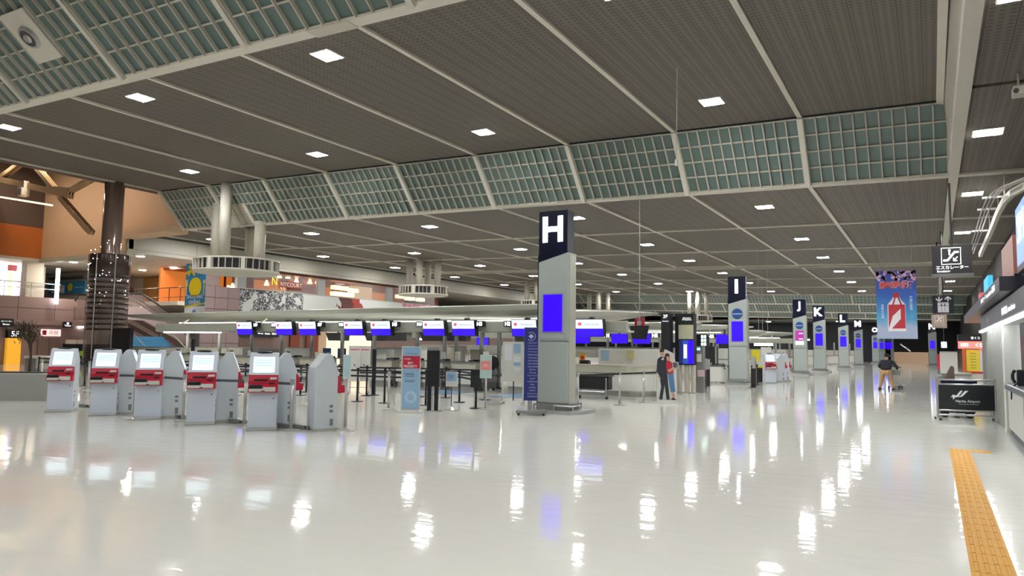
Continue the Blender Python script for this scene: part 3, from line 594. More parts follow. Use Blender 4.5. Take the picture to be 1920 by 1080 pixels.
t, W, Hh = XPbox('ticket_machine', 'dark ticket machine with yellow and green stickers', 'machine', 115, 645, 153, 690, .6, M_blk)
MB().box(-W * .2, W * .2, -.62, -.6, Hh * .55, Hh * .75).build('yellow_sticker', M_by, t); MB().box(W * .3, W * .7, -.62, -.6, Hh * .4, Hh * .65).build('green_sticker', mat('lime', '9AC030', .5), t)
MB().box(-W, -W * .1, -.6, -.3, Hh, Hh + .3).build('white_notice', M_offw, t); MB().box(W * .2, W * .95, -.6, -.3, Hh, Hh + .3).build('white_notice', M_offw, t)
t, W, Hh = XPbox('way_sign', 'small dark hanging guide sign left of the column', 'sign', 117, 604, 134, 614, .1, M_blk, XL + .42); text('Tickets', t, (0, -.11, Hh * .35), M_sgn, w=W * 1.5); MB().cyl((0, -.12, Hh * .72), (0, -.1, Hh * .72), Hh * .2, Hh * .2, 12).build('icon', M_sgn, t)
t, W, Hh = XPbox('round_lamp', 'glowing white square wall lamp beside the column', 'lamp', 146, 606, 156, 615, .1, mat('lamp_white', 'FFFFFF', .5, emit=6))
# ================================================================== CHECK-IN ISLAND
IY = 22.5                                    # counter front line
def shell_mesh(xa, xb, ta, tb, ye, span, sgn=1):
    """wing shell between xa (left tip) and xb (right tip); front top edge y = ye(x); taper lengths ta, tb"""
    mb = MB(); n = 44; rows = []
    for i in range(n + 1):
        x = xa + (xb - xa) * (.5 - .5 * math.cos(math.pi * i / n))
        s = min(1.0, (x - xa) / ta, (xb - x) / tb); s = math.sin(max(0.0, s) * math.pi / 2) ** .9
        y0 = ye(x); zt = 3.1; d = .02 + .45 * s; sp = .05 + span * s
        pts = [(y0, zt), (y0 + .01, zt - .05)]
        for k in range(1, 7): a = k / 6; pts.append((y0 + sp * .35 * a ** 1.5, zt - .05 - d * (1 - (1 - a) ** 1.7)))
        pts += [(y0 + sp * .6, zt - d - .02), (y0 + sp, zt - d * .7), (y0 + sp, zt - .02), (y0 + sp * .5, zt + .12 * s)]
        rows.append([(x, y, z) for y, z in pts])
    m = len(rows[0]); vs = [p for r in rows for p in r]
    fs = [(i * m + j, (i + 1) * m + j, (i + 1) * m + (j + 1) % m, i * m + (j + 1) % m) for i in range(n) for j in range(m)] + [tuple(range(m)), tuple(range(n * m + m - 1, n * m - 1, -1))]
    mb.add(vs, fs); return mb
def island_canopy(dy, label):
    t = thing('check_in_canopy', label, 'canopy', loc=(0, dy, 0)); CW = mat('canopy_white', 'A6A79B', .45, scale=.6, var=.03)
    shell_mesh(-38.4, -11.1, 6.0, 1.2, lambda x: 22.0 + max(0, (-11.7 - x)) * .065, 2.6).build('front_shell', CW, t)
    shell_mesh(-38.0, -9.6, 6.0, 4.2, lambda x: 28.4, -2.6).build('rear_shell', CW, t)
    MB().box(-33.3, -8.6, IY - .25, IY - .05, 2.18, 2.5).build('fascia_beam', mat('fascia_grey', 'A8AA9E', .4), t)
    MB().box(-33.3, -8.6, IY - .27, IY - .03, 2.50, 2.53).build('beam_lip', M_cream, t); MB().box(-33.3, -8.6, IY - .02, IY + .5, 2.16, 2.22).build('beam_soffit', M_cream, t)
    MB().box(-32.0, -10.2, IY + .1, IY + .22, 2.56, 2.6).build('light_trough', mat('trough_glow', 'FFFFFF', .5, emit=2.2, ecol=(1, 1, .96)), t)
    for x in (-31.5, -26, -20.5, -15, -10.8): MB().cyl((x, IY - .15, 2.5), (x, IY + .3, 2.75), .03).build('bracket', M_cream, t)
    return t
cn = island_canopy(0, 'long white wing-shaped canopy over the nearest check-in counters, row H')
island_canopy(18.2, 'white wing canopy of the second check-in island behind row H')
island_canopy(36.4, 'white wing canopy of the third check-in island, farther away')
t = thing('canopy_tube_light', 'bright white tube light under the left end of the canopy', 'lamp', loc=(0, 0, 0)); a = YP(310, 624, IY + .6); b = YP(412, 624, IY + .6)
MB().box(a.x, b.x, IY + .5, IY + .7, 2.1, 2.15).build('tube', mat('tube_glow', 'FFFFFF', .5, emit=10, ecol=(1, 1, .94)), t); MB().box(a.x - .4, b.x + .4, IY + .4, IY + .8, 2.15, 2.2).build('housing', M_cream, t)
t = thing('canopy_tube_light', 'bright white tube light under canopy by sky priority sign', 'lamp', loc=(0, 0, 0)); a = YP(786, 636, IY + 2); b = YP(831, 636, IY + 2)
MB().box(a.x, b.x, IY + 1.9, IY + 2.1, a.z - .03, a.z + .03).build('tube', mat('tube_glow'), t); MB().box(a.x, b.x, IY + 1.85, IY + 2.15, a.z + .03, a.z + .1).build('housing', M_cream, t); MB().cyl(((a.x + b.x) / 2, IY + 2, a.z + .1), ((a.x + b.x) / 2, IY + 2, 2.75), .02).build('stem', M_grey, t)
# support posts of the canopy
for k, px in enumerate((352, 412, 472, 528, 585, 642, 702, 783, 834, 856, 903, 936)):
    p = YP(px, 640, IY + 1.2); t = thing('canopy_post', 'round grey canopy post, %s from the left behind the counters' % ORD[k], 'post', loc=(p.x, IY + 1.2, 0), group='canopy posts')
    MB().cyl((0, 0, 0), (0, 0, 2.75), .085, .085, 14).build('shaft', mat('post_grey', '9A9C97', .35), t, smooth=True); MB().cyl((0, 0, 0), (0, 0, .06), .13, .13, 14).build('foot', M_steel, t)
# hanging monitors
def emblem(t, x, y, z, r):
    mb = MB()
    for k in range(5):
        a = 2 * math.pi * k / 5 + .3; mb.cyl((x + r * .55 * math.cos(a), y, z + r * .55 * math.sin(a)), (x + r * .55 * math.cos(a), y - .003, z + r * .55 * math.sin(a)), r * .45, r * .45, 10)
    mb.build('flower_emblem', mat('pink_screen', 'D24A6A', .4, emit=.5), t)
def monitor(px, code, side, label, Y=IY - .55, half=None):
    p = YP(px, 616, Y); t = thing('monitor', label, 'monitor', loc=(p.x, Y, 2.02))
    W, Hh = .48, .54; tl = .10                     # leans forward at the top
    def pr(x0, x1, z0, z1, d0, d1): return MB().add([(x, (-z / Hh * tl) + d, z) for d in (d0, d1) for x, z in ((x0, z0), (x1, z0), (x1, z1), (x0, z1))], [(0, 1, 2, 3), (7, 6, 5, 4), (0, 4, 5, 1), (1, 5, 6, 2), (2, 6, 7, 3), (3, 7, 4, 0)])
    pr(-W - .02, W + .02, -.02, Hh + .02, 0, .22).build('housing', M_blk, t)
    pr(-W, W, 0, Hh * .46, -.008, 0).build('blue_screen', M_blue, t); s = pr(-W, W, Hh * .46, Hh, -.008, 0).build('white_screen', M_scr, t)
    text('CHINA AIRLINES', t, (.1, -.072 - .016, Hh * .72), M_txt, w=.56, rx=math.pi / 2 - .18); emblem(t, -.33, -.076 - .012, Hh * .75, .07)
    x = side * (W + .2); MB().box(x - .16, x + .16, -.02, .14, Hh * .58, Hh * .98).build('number_box', M_blk, t); text(code, t, (x, -.026, Hh * .78), M_let, w=.22, h=.14, bold=.03)
    MB().box(-.05, .05, .1, .32, Hh * .5, Hh + .1).build('bracket', M_dgrey, t); mb = MB(); mb.tube([(-.1, .1, Hh), (-.05, .12, Hh + .08), (.05, .12, Hh + .08), (.1, .1, Hh)], .012, 6); mb.build('cable', M_blk, t)
    return t
for px, code, sd in ((460, 'H9', 1), (534, 'H8', -1), (578, 'H7', 1), (664, 'H6', -1), (715, 'H5', 1), (814, 'H4', -1), (870, 'H3', 1), (984, 'H2', -1), (1106, 'H1', -1)):
    monitor(px, code, sd, 'hanging check-in monitor numbered %s with white and blue screen' % code)
# rear monitors, all blue
for k, (px, py, w_, Y, lab, code) in enumerate([(904, 640, 26, 27.0, 'between canopy posts behind monitor H3', ''), (1000, 627, 44, 27.0, 'left of the big H pillar, partly hidden', ''), (1092, 636, 26, 27.0, 'just right of the H pillar below H1', ''), (1161, 635, 29, 39.9, 'left one of a pair beyond the curved counter', 'N4'), (1203, 635, 30, 39.9, 'right one of a pair beyond the curved counter', 'N5'), (1358, 636, 26, 39.9, 'left of the I pillar', 'N6'), (1015, 642, 30, 39.9, 'behind the H pillar', '')]):
    p = YP(px, py, Y); W = w_ / 2 / FPX * p.y * 1.17; t = thing('monitor', 'plain blue hanging monitor %s' % lab, 'monitor', loc=(p.x, Y, p.z)); Hh = W * .56
    MB().box(-W, W, 0, .12, -Hh, Hh).build('housing', M_blk, t); MB().box(-W * .98, W * .98, -.01, 0, -Hh * .97, Hh * .97).build('blue_screen', M_blue, t); MB().box(-.05, .05, .05, .1, Hh, 2.72 - p.z).build('bracket', M_dgrey, t); MB().box(-.05, .05, .1, .62, 2.25 - p.z, 2.32 - p.z).build('arm', M_dgrey, t)
    if code: x = (-1 if k != 4 else 1) * (W + .28); MB().box(x - .26, x + .26, 0, .1, Hh * .3, Hh).build('number_box', M_blk, t); text(code, t, (x, -.01, Hh * .65), M_let, w=.34, h=.2, bold=.02)
# dark undersides (rear-facing monitors of the staff side)
for k, px in enumerate((627, 700, 742, 806, 852, 985)):
    p = YP(px, 631, IY + 1.4); t = thing('rear_monitor', 'dark back of a staff monitor under the canopy, %s from the left' % ORD[k], 'monitor', loc=p, group='dark staff monitors')
    MB().add([(-.55, 0, .17), (.55, 0, .17), (.5, .1, -.18), (-.45, .1, -.18), (-.55, .4, .17), (.55, .4, .17), (.5, .4, -.18), (-.45, .4, -.18)], [(0, 1, 2, 3), (7, 6, 5, 4), (0, 4, 5, 1), (1, 5, 6, 2), (2, 6, 7, 3), (3, 7, 4, 0)]).build('shell', M_dgrey, t); MB().box(-.04, .04, .2, .28, .17, 2.72 - p.z).build('bracket', M_mgrey, t)
# counters: one desk unit under each pair of numbers
def desk(x0, x1, label, kit=True, Y=IY):
    c = (x0 + x1) / 2; W = (x1 - x0) / 2; t = thing('check_in_desk', label, 'counter', loc=(c, Y, 0))
    MB().box(-W, W, .1, .8, 0, .22).build('kick_plate', M_steel, t); MB().box(-W, W, 0, .75, .22, .72).build('front_panel', M_white, t, bevel=.02); MB().box(-W * .92, W * .92, .18, .72, .72, 1.02).build('upper_panel', M_cream, t); MB().box(-W, W, .1, .95, 1.02, 1.06).build('worktop', M_mgrey, t)
    if kit:
        MB().box(-W * .2, W * .25, .4, .8, 1.06, 1.1).build('keyboard', M_blk, t); MB().box(W * .35, W * .8, .5, .75, 1.06, 1.13).build('printer', M_blk, t); MB().box(W * .05, W * .3, .2, .23, 1.06, 1.3).build('notice_card', M_white, t)
    return t
pxs = [(292, 352, 'below the tube light at the left end'), (356, 412, 'second from the left end'), (430, 480, 'under monitor H9'), (510, 545, 'under monitor H8'), (553, 610, 'under monitor H7'), (690, 730, 'under monitor H5'), (742, 776, 'left of sky priority sign'), (792, 826, 'under monitor H4'), (842, 888, 'under monitor H3'), (950, 1000, 'behind the white notice board')]
for a, b, lab in pxs:
    desk(YP(a, 700, IY).x, YP(b, 700, IY).x, 'white and cream check-in desk ' + lab)
# conveyor gaps, dark scale frames
for k, (a, b) in enumerate(((482, 508), (728, 741), (826, 842), (888, 908))):
    x0, x1 = YP(a, 700, IY).x, YP(b, 700, IY).x; t = thing('baggage_scale', 'dark framed baggage scale gap between desks, %s from the left' % ORD[k], 'scale', loc=((x0 + x1) / 2, IY, 0), group='baggage scales'); W = (x1 - x0) / 2 - .01
    mb = MB(); mb.box(-W, -W + .05, 0, .05, 0, .75); mb.box(W - .05, W, 0, .05, 0, .75); mb.box(-W, W, 0, .05, .72, .77); mb.build('frame', mat('bronze_frame', '5F5A52', .4), t); MB().box(-W, W, .1, .9, 0.1, .3).build('platform', M_dgrey, t); MB().box(-W, W, .85, .95, .3, 1.0).build('back_panel', M_mgrey, t)
# office chair in the staff gap
p = YP(921, 740, IY + .8); t = thing('office_chair', 'black office chair with rounded back in the staff gap', 'chair', loc=(p.x, IY + .9, 0))
mb = MB(); mb.ball((0, -.05, .98), .27, 14, 8, 1.15)
mb.v = [(x, y * .22, z) for x, y, z in mb.v]; mb.build('backrest', M_blk, t, smooth=True); MB().cbox(0, .2, .55, .5, .5, .09).build('seat', M_blk, t, bevel=.03); MB().cyl((0, .2, .08), (0, .2, .5), .035).build('stem', M_blk, t); MB().bar((0, .05, .55), (0, 0, .85), .06, .02, up=(0, 1, 0)).build('back_stay', M_blk, t)
for k in range(5): a = k * 1.2566; MB().bar((0, .2, .1), (.28 * math.cos(a), .2 + .28 * math.sin(a), .05), .05, .04).build('base_arm', M_blk, t); MB().ball((.28 * math.cos(a), .2 + .28 * math.sin(a), .03), .03, 8, 6).build('caster', M_blk, t)
# back partitions of the island
bp_ = [(229, 300, 650, 678, M_cream), (300, 360, 651, 676, M_white), (360, 425, 651, 676, M_cream), (425, 480, 651, 672, M_offw), (455, 520, 653, 672, M_mgrey), (532, 580, 652, 672, M_white), (705, 760, 653, 672, M_white), (780, 822, 655, 672, M_white), (836, 875, 650, 672, M_offw), (880, 906, 657, 672, M_offw)]
for k, (a, b, y0, y1, m) in enumerate(bp_):
    A_ = YP(a, y0, IY + 2.2); B_ = YP(b, y1, IY + 2.2); t = thing('partition', 'low %s partition panel at the back of the desks, %s from the left' % (('cream', 'white', 'cream', 'off-white', 'grey', 'white', 'white', 'white', 'off-white', 'off-white')[k], ORD[k]), 'partition', loc=((A_.x + B_.x) / 2, IY + 2.2 + .06 * (k % 2), 0), group='island back partitions'); W = (B_.x - A_.x) / 2 - .01
    MB().box(-W, W, 0, .05, 0, A_.z).build('panel', m, t); MB().box(-W, W, -.02, .07, A_.z, A_.z + .03).build('cap_rail', M_grey, t)
for k, px in enumerate((447, 570, 831, 858, 733)):
    sz = (.16, .17, .17, .18, .2)[k]; p = YP(px, 664, IY + .5); t = thing('notice_stand', 'small white notice card on the desk top, %s from the left' % ORD[k], 'notice', loc=(p.x, IY + .5, 1.06), group='desk notice cards'); MB().box(-sz * .7, sz * .7, 0, .02, 0, sz * 2).build('card', M_white, t); MB().box(-sz * .7, sz * .7, -.02, .08, 0, .02).build('foot', M_grey, t)
for k, px in enumerate((612, 640)):
    p = YP(px, 664, IY + 3.4); t = thing('blue_chair', 'blue office chair in the cream lit room, %s one' % ('left', 'right')[k], 'chair', loc=(p.x, IY + 3.4, 0)); MB().box(-.26, .26, 0, .06, .95, 1.45).build('backrest', mat('chair_blue', '3A5A9A', .6), t, bevel=.03); MB().box(-.26, .26, .05, .5, .6, .68).build('seat', mat('chair_blue'), t, bevel=.03)
    for x in (-.22, .22):
        for y in (.05, .45): MB().cyl((x, y, 0), (x, y, .6), .018).build('leg', M_chrome, t)
    MB().box(-.04, .04, .04, .07, .62, 1.0).build('back_stay', M_chrome, t)
# curved end counter beside the H pillar
cc_ = thing('curved_counter', 'large white curved end counter with steel kick plate right of the H pillar', 'counter')
P0 = YP(1040, 744, 23.2); X1 = -9.15; R_ = 1.5; Yf = 23.2
arc = [(P0.x, Yf)] + [(X1 + R_ * math.sin(a) * .75, Yf + R_ * (1 - math.cos(a))) for a in [math.pi / 2 * k / 10 for k in range(11)]] + [(X1 + R_ * .75, Yf + 2.6), (P0.x, Yf + 2.6)]
def ring(off, z0, z1, m, nm):
    c = Vector((P0.x + 2, Yf + 1.4)); pts = []
    for x, y in arc: d = (Vector((x, y)) - c).normalized(); pts.append((x - d.x * off, y - d.y * off))
    mb = MB(); mb.prism(pts, 'z', z0, z1); return mb.build(nm, m, cc_)
ring(.18, 0, .2, M_steel, 'kick_plate'); ring(0, .2, .76, M_white, 'front_panel'); ring(.06, .76, .8, M_cream, 'shadow_line'); ring(.0, .8, 1.03, M_cream, 'upper_panel'); ring(-.05, 1.03, 1.07, M_offw, 'worktop')
t = thing('counter_screen', 'tall white screen panel standing on the curved counter', 'screen', loc=(0, 0, 1.07)); a = YP(1123, 690, Yf + .6); b = YP(1238, 690, Yf + .6); MB().box(a.x, b.x, Yf + .55, Yf + .6, 0, .55).build('panel', M_white, t); MB().box(a.x + .1, a.x + .4, Yf + .53, Yf + .55, .12, .5).build('blue_notice', mat('pale_blue_print', '9DB6CC', .6), t); MB().box(a.x + 1.05, a.x + 1.35, Yf + .53, Yf + .55, .2, .5).build('yellow_notice', mat('pale_yellow_print', 'CFCB9A', .6), t)
p = YP(1097, 678, Yf + .5); t = thing('desk_telephone', 'black telephone on the curved counter top', 'telephone', loc=(p.x, Yf + .5, 1.07)); MB().box(-.18, .18, -.1, .12, 0, .08).build('base', M_blk, t, bevel=.02); MB().box(-.2, .2, -.06, .02, .08, .13).build('handset', M_blk, t, bevel=.02)
p = YP(1092, 668, Yf + .9); t = thing('yellow_notice', 'small yellow and red notice card behind the telephone', 'notice', loc=(p.x, Yf + .9, 1.07)); MB().box(-.13, .13, 0, .02, 0, .36).build('card', mat('yellow_card', 'D9B83A', .6), t); MB().cyl((0, -.01, .2), (0, 0, .2), .08, .08, 12).build('red_print', M_red, t)
# luggage bench in front of the counter
p = G(1112, 748); t = thing('luggage_bench', 'black panelled luggage trolley with steel legs before the curved counter', 'trolley', loc=(p.x, p.y + .05, 0)); MB().box(-.55, .5, 0, .35, .3, .72).build('body', M_blk, t, bevel=.02); MB().box(-.58, .53, -.05, .4, .72, .78).build('lid', M_dgrey, t)
for x in (-.5, .45): MB().cyl((x, -.06, .06), (x, -.06, .68), .018).build('leg', M_chrome, t); MB().cyl((x, -.03, .05), (x, .03, .05), .05).build('wheel', M_blk, t)
MB().cyl((-.5, -.06, .24), (.45, -.06, .24), .018).build('cross_tube', M_chrome, t)
# ================================================================== LETTER PILLARS
def pillar(letter, x, y, label, zt=5.09, W=.84, D=.44, scr='blue', logo=True):
    t = thing('zone_pillar', label, 'pillar', loc=(x, y, 0)); w = W / 2; a, b = zt - 1.3, zt - 1.07
    MB().box(-w - .02, w + .05, -.02, D + .3, .08, .25).build('recess', M_mgrey, t)
    MB().prism([(-w - .2, -.1), (w + .12, -.1), (w + .32, .2), (w + .32, D + .5), (-w - .2, D + .5)], 'z', 0, .09).build('plinth', M_grey, t)
    MB().box(-w, w, 0, D, .25, 1.78).build('lower_body', M_pill, t, bevel=.03); MB().prism([(-w, 1.8), (w, 1.8), (w, b), (-w, a)], 'y', 0, D).build('upper_body', M_pill, t, bevel=.02)
    MB().box(-w + .01, w - .01, .01, D - .01, 1.78, 1.8).build('joint', M_mgrey, t); MB().box(w, w + .02, .05, D - .03, .25, b - .06).build('side_panel', mat('side_cream', 'B3B4A6', .25), t)
    MB().prism([(-w, a + .005), (w - .03, b), (w - .03, zt), (-w, zt - .0)], 'y', .0, D - .05).build('head', M_navy, t, bevel=.01)
    MB().box(-w - .03, -w, .02, D, .25, a + .2).build('edge_strip', M_blk, t)
    text(letter, t, (-.02, -.012, zt - .47), M_let, h=.66 if letter != 'Q' else .7, bold=.03, name='letter')
    zs = 2.03; MB().box(-.29, .29, -.02, 0, zs - .03, zs + .96).build('screen_frame', M_grey, t)
    if scr == 'blue': MB().box(-.265, .265, -.03, -.02, zs, zs + .93).build('screen', M_blue, t)
    else:
        MB().box(-.265, .265, -.03, -.02, zs + .25, zs + .93).build('screen', mat('magenta_screen', '8E2A7E', .4, emit=.6, ecol=(.35, .02, .28)), t); MB().box(-.265, .265, -.03, -.02, zs - .02, zs + .25).build('lower_screen', M_scr, t)
        for z in (.35, .72): MB().box(-.05, .22, -.034, -.03, zs + z, zs + z + .06).build('screen_line', M_scr, t)
    MB().prism([(-.27, zs - .03), (.27, zs - .03), (.38, zs - .17), (-.38, zs - .17)], 'y', -.012, 0).build('lower_bevel', M_pill, t)
    if logo:
        MB().cyl((0, -.02, 3.32), (0, 0, 3.32), .25, .25, 24).build('round_logo', mat('logo_blue', '1F4A86', .4), t); MB().box(-.22, .22, -.026, -.02, 3.29, 3.34).build('logo_line', mat('logo_pale', '9FB4CC', .4), t)
    for s in (-1, 1):
        xx = s * (w + .12); MB().tube([(xx, .05, .09), (xx, .05, .2), (xx, D, .2), (xx, D, .09)], .025).build('guard_rail', M_chrome, t)
    MB().tube([(w - .35, -.06, .09), (w - .35, -.06, .2), (w + .12, -.06, .2), (w + .12, .05, .2)], .025).build('guard_rail', M_chrome, t)
    return t
pillar('H', -8.2, 16.2, 'nearest pale grey zone pillar with glowing white letter H', logo=False)
pillar('I', -7.9, 34.8, 'pale grey zone pillar with glowing letter I and blue screen')
pillar('J', -7.75, 52.3, 'pale grey zone pillar with letter J and magenta screen', scr='m')
pillar('K', -7.5, 60.1, 'pale grey zone pillar with glowing letter K')
pillar('L', -7.05, 73.0, 'pale grey zone pillar with glowing letter L')
pillar('M', -6.95, 87.4, 'pale grey zone pillar with glowing letter M')
for L, px, py in (('O', 1648, 681), ('P', 1660, 680), ('Q', 1669, 679), ('R', 1676, 678.6), ('S', 1682, 678.4)):
    p = G(px - 3, py); pillar(L, p.x - .2, min(p.y, 121.5), 'distant small zone pillar with glowing letter %s' % L)
pillar('N', .05, 97.6, 'distant zone pillar with letter N on the right side', logo=False)
for k in range(9):
    p = YP(1689 + 2.2 * k, 646 + 1.5 * k, 124.38); t = thing('distant_letter_sign', 'tiny glowing distant letter sign in a slanting row, %s from the left' % ORD[k], 'sign', loc=p, group='distant letter signs'); MB().box(-.1, .1, 0, .1, -.2, .2).build('box', M_navy, t); text('TUVWXYZAB'[k], t, (0, -.02, 0), M_sgn, h=.16)
# ================================================================== SELF CHECK-IN KIOSKS
def kiosk_proto():
    t = thing('check_in_kiosk', '', 'kiosk'); w = .265
    MB().prism([(.25, .04), (.25, 1.2), (.06, 1.45), (.0, 1.47), (-.035, 1.45), (-.19, 1.04), (-.19, .74), (-.175, .72), (-.19, .04)], 'x', -w, w).build('cabinet', M_kio, t, bevel=.012)
    fp = MB().box(-w + .005, w - .005, -.2, -.178, .06, .72).build('front_panel', M_kiof, t)
    MB().cyl((w * .72, -.206, .6), (w * .72, -.2, .6), .012, .012, 8).build('keyhole', M_blk, fp)
    def sl(x0, x1, s0, s1, o, th, nm, m, par=None):      # box lying on the sloped screen face
        A_ = Vector((0, -.19, 1.04)); B_ = Vector((0, -.035, 1.45)); d = (B_ - A_); n = Vector((0, -d.z, d.y)).normalized()
        vs = [Vector((x, 0, 0)) + A_ + d * s + n * q for q in (o, o + th) for x, s in ((x0, s0), (x1, s0), (x1, s1), (x0, s1))]
        return MB().add(vs, [(0, 3, 2, 1), (4, 5, 6, 7), (0, 1, 5, 4), (1, 2, 6, 5), (2, 3, 7, 6), (3, 0, 4, 7)]).build(nm, m, par or t)
    sl(-w, w, .0, .97, .001, .02, 'screen_bezel', M_kiof); sc_ = sl(-.195, .195, .1, .82, .021, .004, 'screen', M_scr)
    for q in (.62, .5, .38): sl(-.17, .17, q, q + .055, .026, .001, 'menu_bar', M_cyan, sc_); sl(-.17, .17, q + .055, q + .065, .0265, .001, 'menu_line', M_mgrey, sc_)
    mb = MB(); mb.ball((0, -.02, 1.475), .15, 16, 6, .12); mb.v = [(x, -.02 + (y + .02) * .35, z) for x, y, z in mb.v]; mb.build('top_sensor', M_blk, t, smooth=True)
    rd = MB().prism([(-.18, 1.045), (-.215, 1.045), (-.24, .95), (-.25, .93), (-.25, .86), (-.32, .83), (-.32, .72), (-.18, .71)], 'x', -w - .004, w + .004).build('red_housing', M_red, t, bevel=.006)
    MB().box(-.17, .08, -.252, -.24, .93, .965).build('card_slot', M_blk, rd); MB().box(.12, .24, -.30, -.22, .96, 1.0).build('receipt_block', M_white, rd); MB().box(.1, .2, -.254, -.24, .87, .9).build('reader', M_blk, rd)
    MB().box(-.255, -.02, -.33, -.24, .78, .86).build('passport_scanner', M_blk, rd, bevel=.015); MB().box(-.255, .225, -.34, -.25, .735, .79).build('tray', M_white, rd, bevel=.008); MB().box(-.0, .225, -.338, -.25, .79, .82).build('tray_top', M_white, rd); MB().box(-.03, .03, -.345, -.338, .74, .755).build('tray_slot', M_blk, rd)
    MB().prism([(-.3, 0), (-.3, .02), (-.2, .06), (.24, .06), (.24, 0)], 'x', -w - .01, w + .01).build('base_plate', M_steel, t)
    for s in (-1, 1):
        for z0, z1, y0 in ((.44, .49, -.1), (.35, .4, -.1), (.1, .23, -.11)): MB().box(s * w - .002 * s, s * w + .003 * s, y0, y0 + .065, z0, z1).build('side_vent', M_mgrey, t)
    return t
kp = kiosk_proto(); used = [False]
def kiosk(px, py, phi, label, off=(0, 0)):
    p = G(px, py); a = math.radians(phi); n = Vector((math.cos(a), math.sin(a), 0)); c = p - n * .29
    loc = (c.x + off[0], c.y + off[1], 0)
    if not used[0]: used[0] = True; o = kp; o.location = loc; o.rotation_euler = (0, 0, a + math.pi / 2)
    else: o = dup(kp, loc=loc, rz=a + math.pi / 2)
    o['label'] = label; o['group'] = 'self check-in kiosks'
fr = [(108, 773), (190, 780), (274, 787), (374, 797), (490, 808)]
for k, (px, py) in enumerate(fr): kiosk(px, py, -43, 'grey and red check-in kiosk facing forward, %s from the left' % ORD[k])
for k, (px, py) in enumerate(((254, 776), (341, 783), (443, 791), (551, 798))): kiosk(px, py, 50, 'grey and red check-in kiosk in profile behind the front row, %s from the left' % ORD[k], off=(-.02, .16))
kiosk(634, 806, 60, 'grey kiosk seen from its side, last on the right beside the sign post', off=(-.1, .1))
for k, (px, py, ph) in enumerate(((1447, 719, -60), (1470, 716, 45), (1478, 714, 45))): kiosk(px, py, ph, 'far grey and red kiosk beyond the I pillar, %s from the left' % ORD[k])
# floor cable ducts and charcoal belts between kiosks
for k, (a, b) in enumerate((((152, 763), (172, 765)), ((212, 771), (248, 775)), ((300, 779), (345, 786)), ((400, 788), (460, 796)), ((512, 800), (582, 806)))):
    A_, B_ = G(*a), G(*b); t = thing('floor_duct', 'grey metal cable duct on the floor by the kiosks, %s from the left' % ORD[k], 'duct', group='kiosk cable ducts'); MB().bar(A_ + Vector((0, 0, .04)), B_ + Vector((0, 0, .04)), .12, .08).build('cover', M_mgrey, t); MB().ball((B_.x - .06, B_.y - .08, .05), .022, 8, 6).build('plug', M_blk, t)
# ================================================================== STANCHIONS
def stanchion(px, py, label, style='black', hgt=.97):
    p = G(px, py); t = thing('stanchion', label, 'stanchion', loc=(p.x, p.y, 0), group='queue stanchions')
    M1, r = (M_blk, .03) if style == 'black' else (M_steel, .032)
    MB().lathe([(.17, 0), (.17, .012), (.05, .03), (.03, .05)] if style != 'black' else [(.17, 0), (.17, .014), (.16, .02), (.03, .025)], 20).build('base', M1, t); MB().cyl((0, 0, .02), (0, 0, hgt - .08), r, r, 12).build('pole', M1, t, smooth=True)
    MB().cyl((0, 0, hgt - .1), (0, 0, hgt), r * 1.35, r * 1.35, 12).build('belt_head', M1 if style == 'black' else M_grey, t); return t, p
def belts(a, b, m=M_belt, zs=(.9, .74)):
    t, p = a; q = b[1] if isinstance(b, tuple) else b
    for z in zs: mb = MB(); mb.bar((0, 0, z), (q.x - p.x, q.y - p.y, z), .006, .05); mb.build('belt', m, t)
S = {}
def st(key, px, py, desc, style='black'): S[key] = stanchion(px, py, '%s queue stanchion %s' % ('black' if style == 'black' else 'silver steel', desc), style)
st('a1', 71, 713, 'at far left behind the planter'); st('a2', 76, 727, 'at far left beside the planter', 'silver'); st('b1', 142, 717, 'behind and right of the leftmost kiosk'); st('b2', 158, 724, 'between first and second front kiosks'); st('b3', 165, 732, 'just left of the second front kiosk', 'silver')
st('c1', 253, 717, 'behind the second profile kiosk'); st('c2', 343, 734, 'between third and fourth front kiosks'); st('d1', 430, 727, 'left of a pair beside the fifth kiosk'); st('d2', 441, 741, 'close left of the fifth front kiosk'); st('d3', 459, 735, 'directly behind the fifth front kiosk')
st('e1', 563, 741, 'left of the side-on kiosk, front one'); st('e2', 574, 735, 'left of the side-on kiosk, rear one'); st('e3', 578, 759, 'left of the side-on kiosk', 'silver'); st('e4', 590, 749, 'touching the outline of the side-on kiosk')
st('f1', 669.6, 753, 'below the tall white twin signs'); st('f2', 687, 742, 'right of the tall white twin signs'); st('f3', 720.5, 756, 'left of the sky priority sign'); st('f4', 728, 768, 'left of the sky priority sign', 'silver')
st('g1', 786, 744, 'behind the sky priority sign'); st('g2', 798, 760, 'right of the sky priority sign'); st('g3', 835.6, 746, 'behind the small tripod sign'); st('g4', 861, 754.5, 'right of the small tripod sign'); st('g5', 892, 766, 'with broad black top left of the pink sign'); st('g6', 909, 750, 'behind the pink sign post')
for a, b in (('a1', 'b1'), ('b1', 'b2'), ('b1', 'c1'), ('b2', 'c2'), ('c1', 'd1'), ('c2', 'd2'), ('d1', 'd3'), ('d2', 'e1'), ('d3', 'e2'), ('e2', 'f2'), ('e1', 'e4'), ('e4', 'f1'), ('f1', 'f3'), ('f2', 'g1'), ('f3', 'g2'), ('g1', 'g3'), ('g2', 'g4'), ('g3', 'g6'), ('g4', 'g5'), ('g5', 'g6')): belts(S[a], S[b])
for kx, zz in (('g5', 0), ('e4', 0)):
    t, p = S[kx]; MB().box(-.16, .16, -.03, .03, .55, 1.02).build('black_board', M_blk, t)
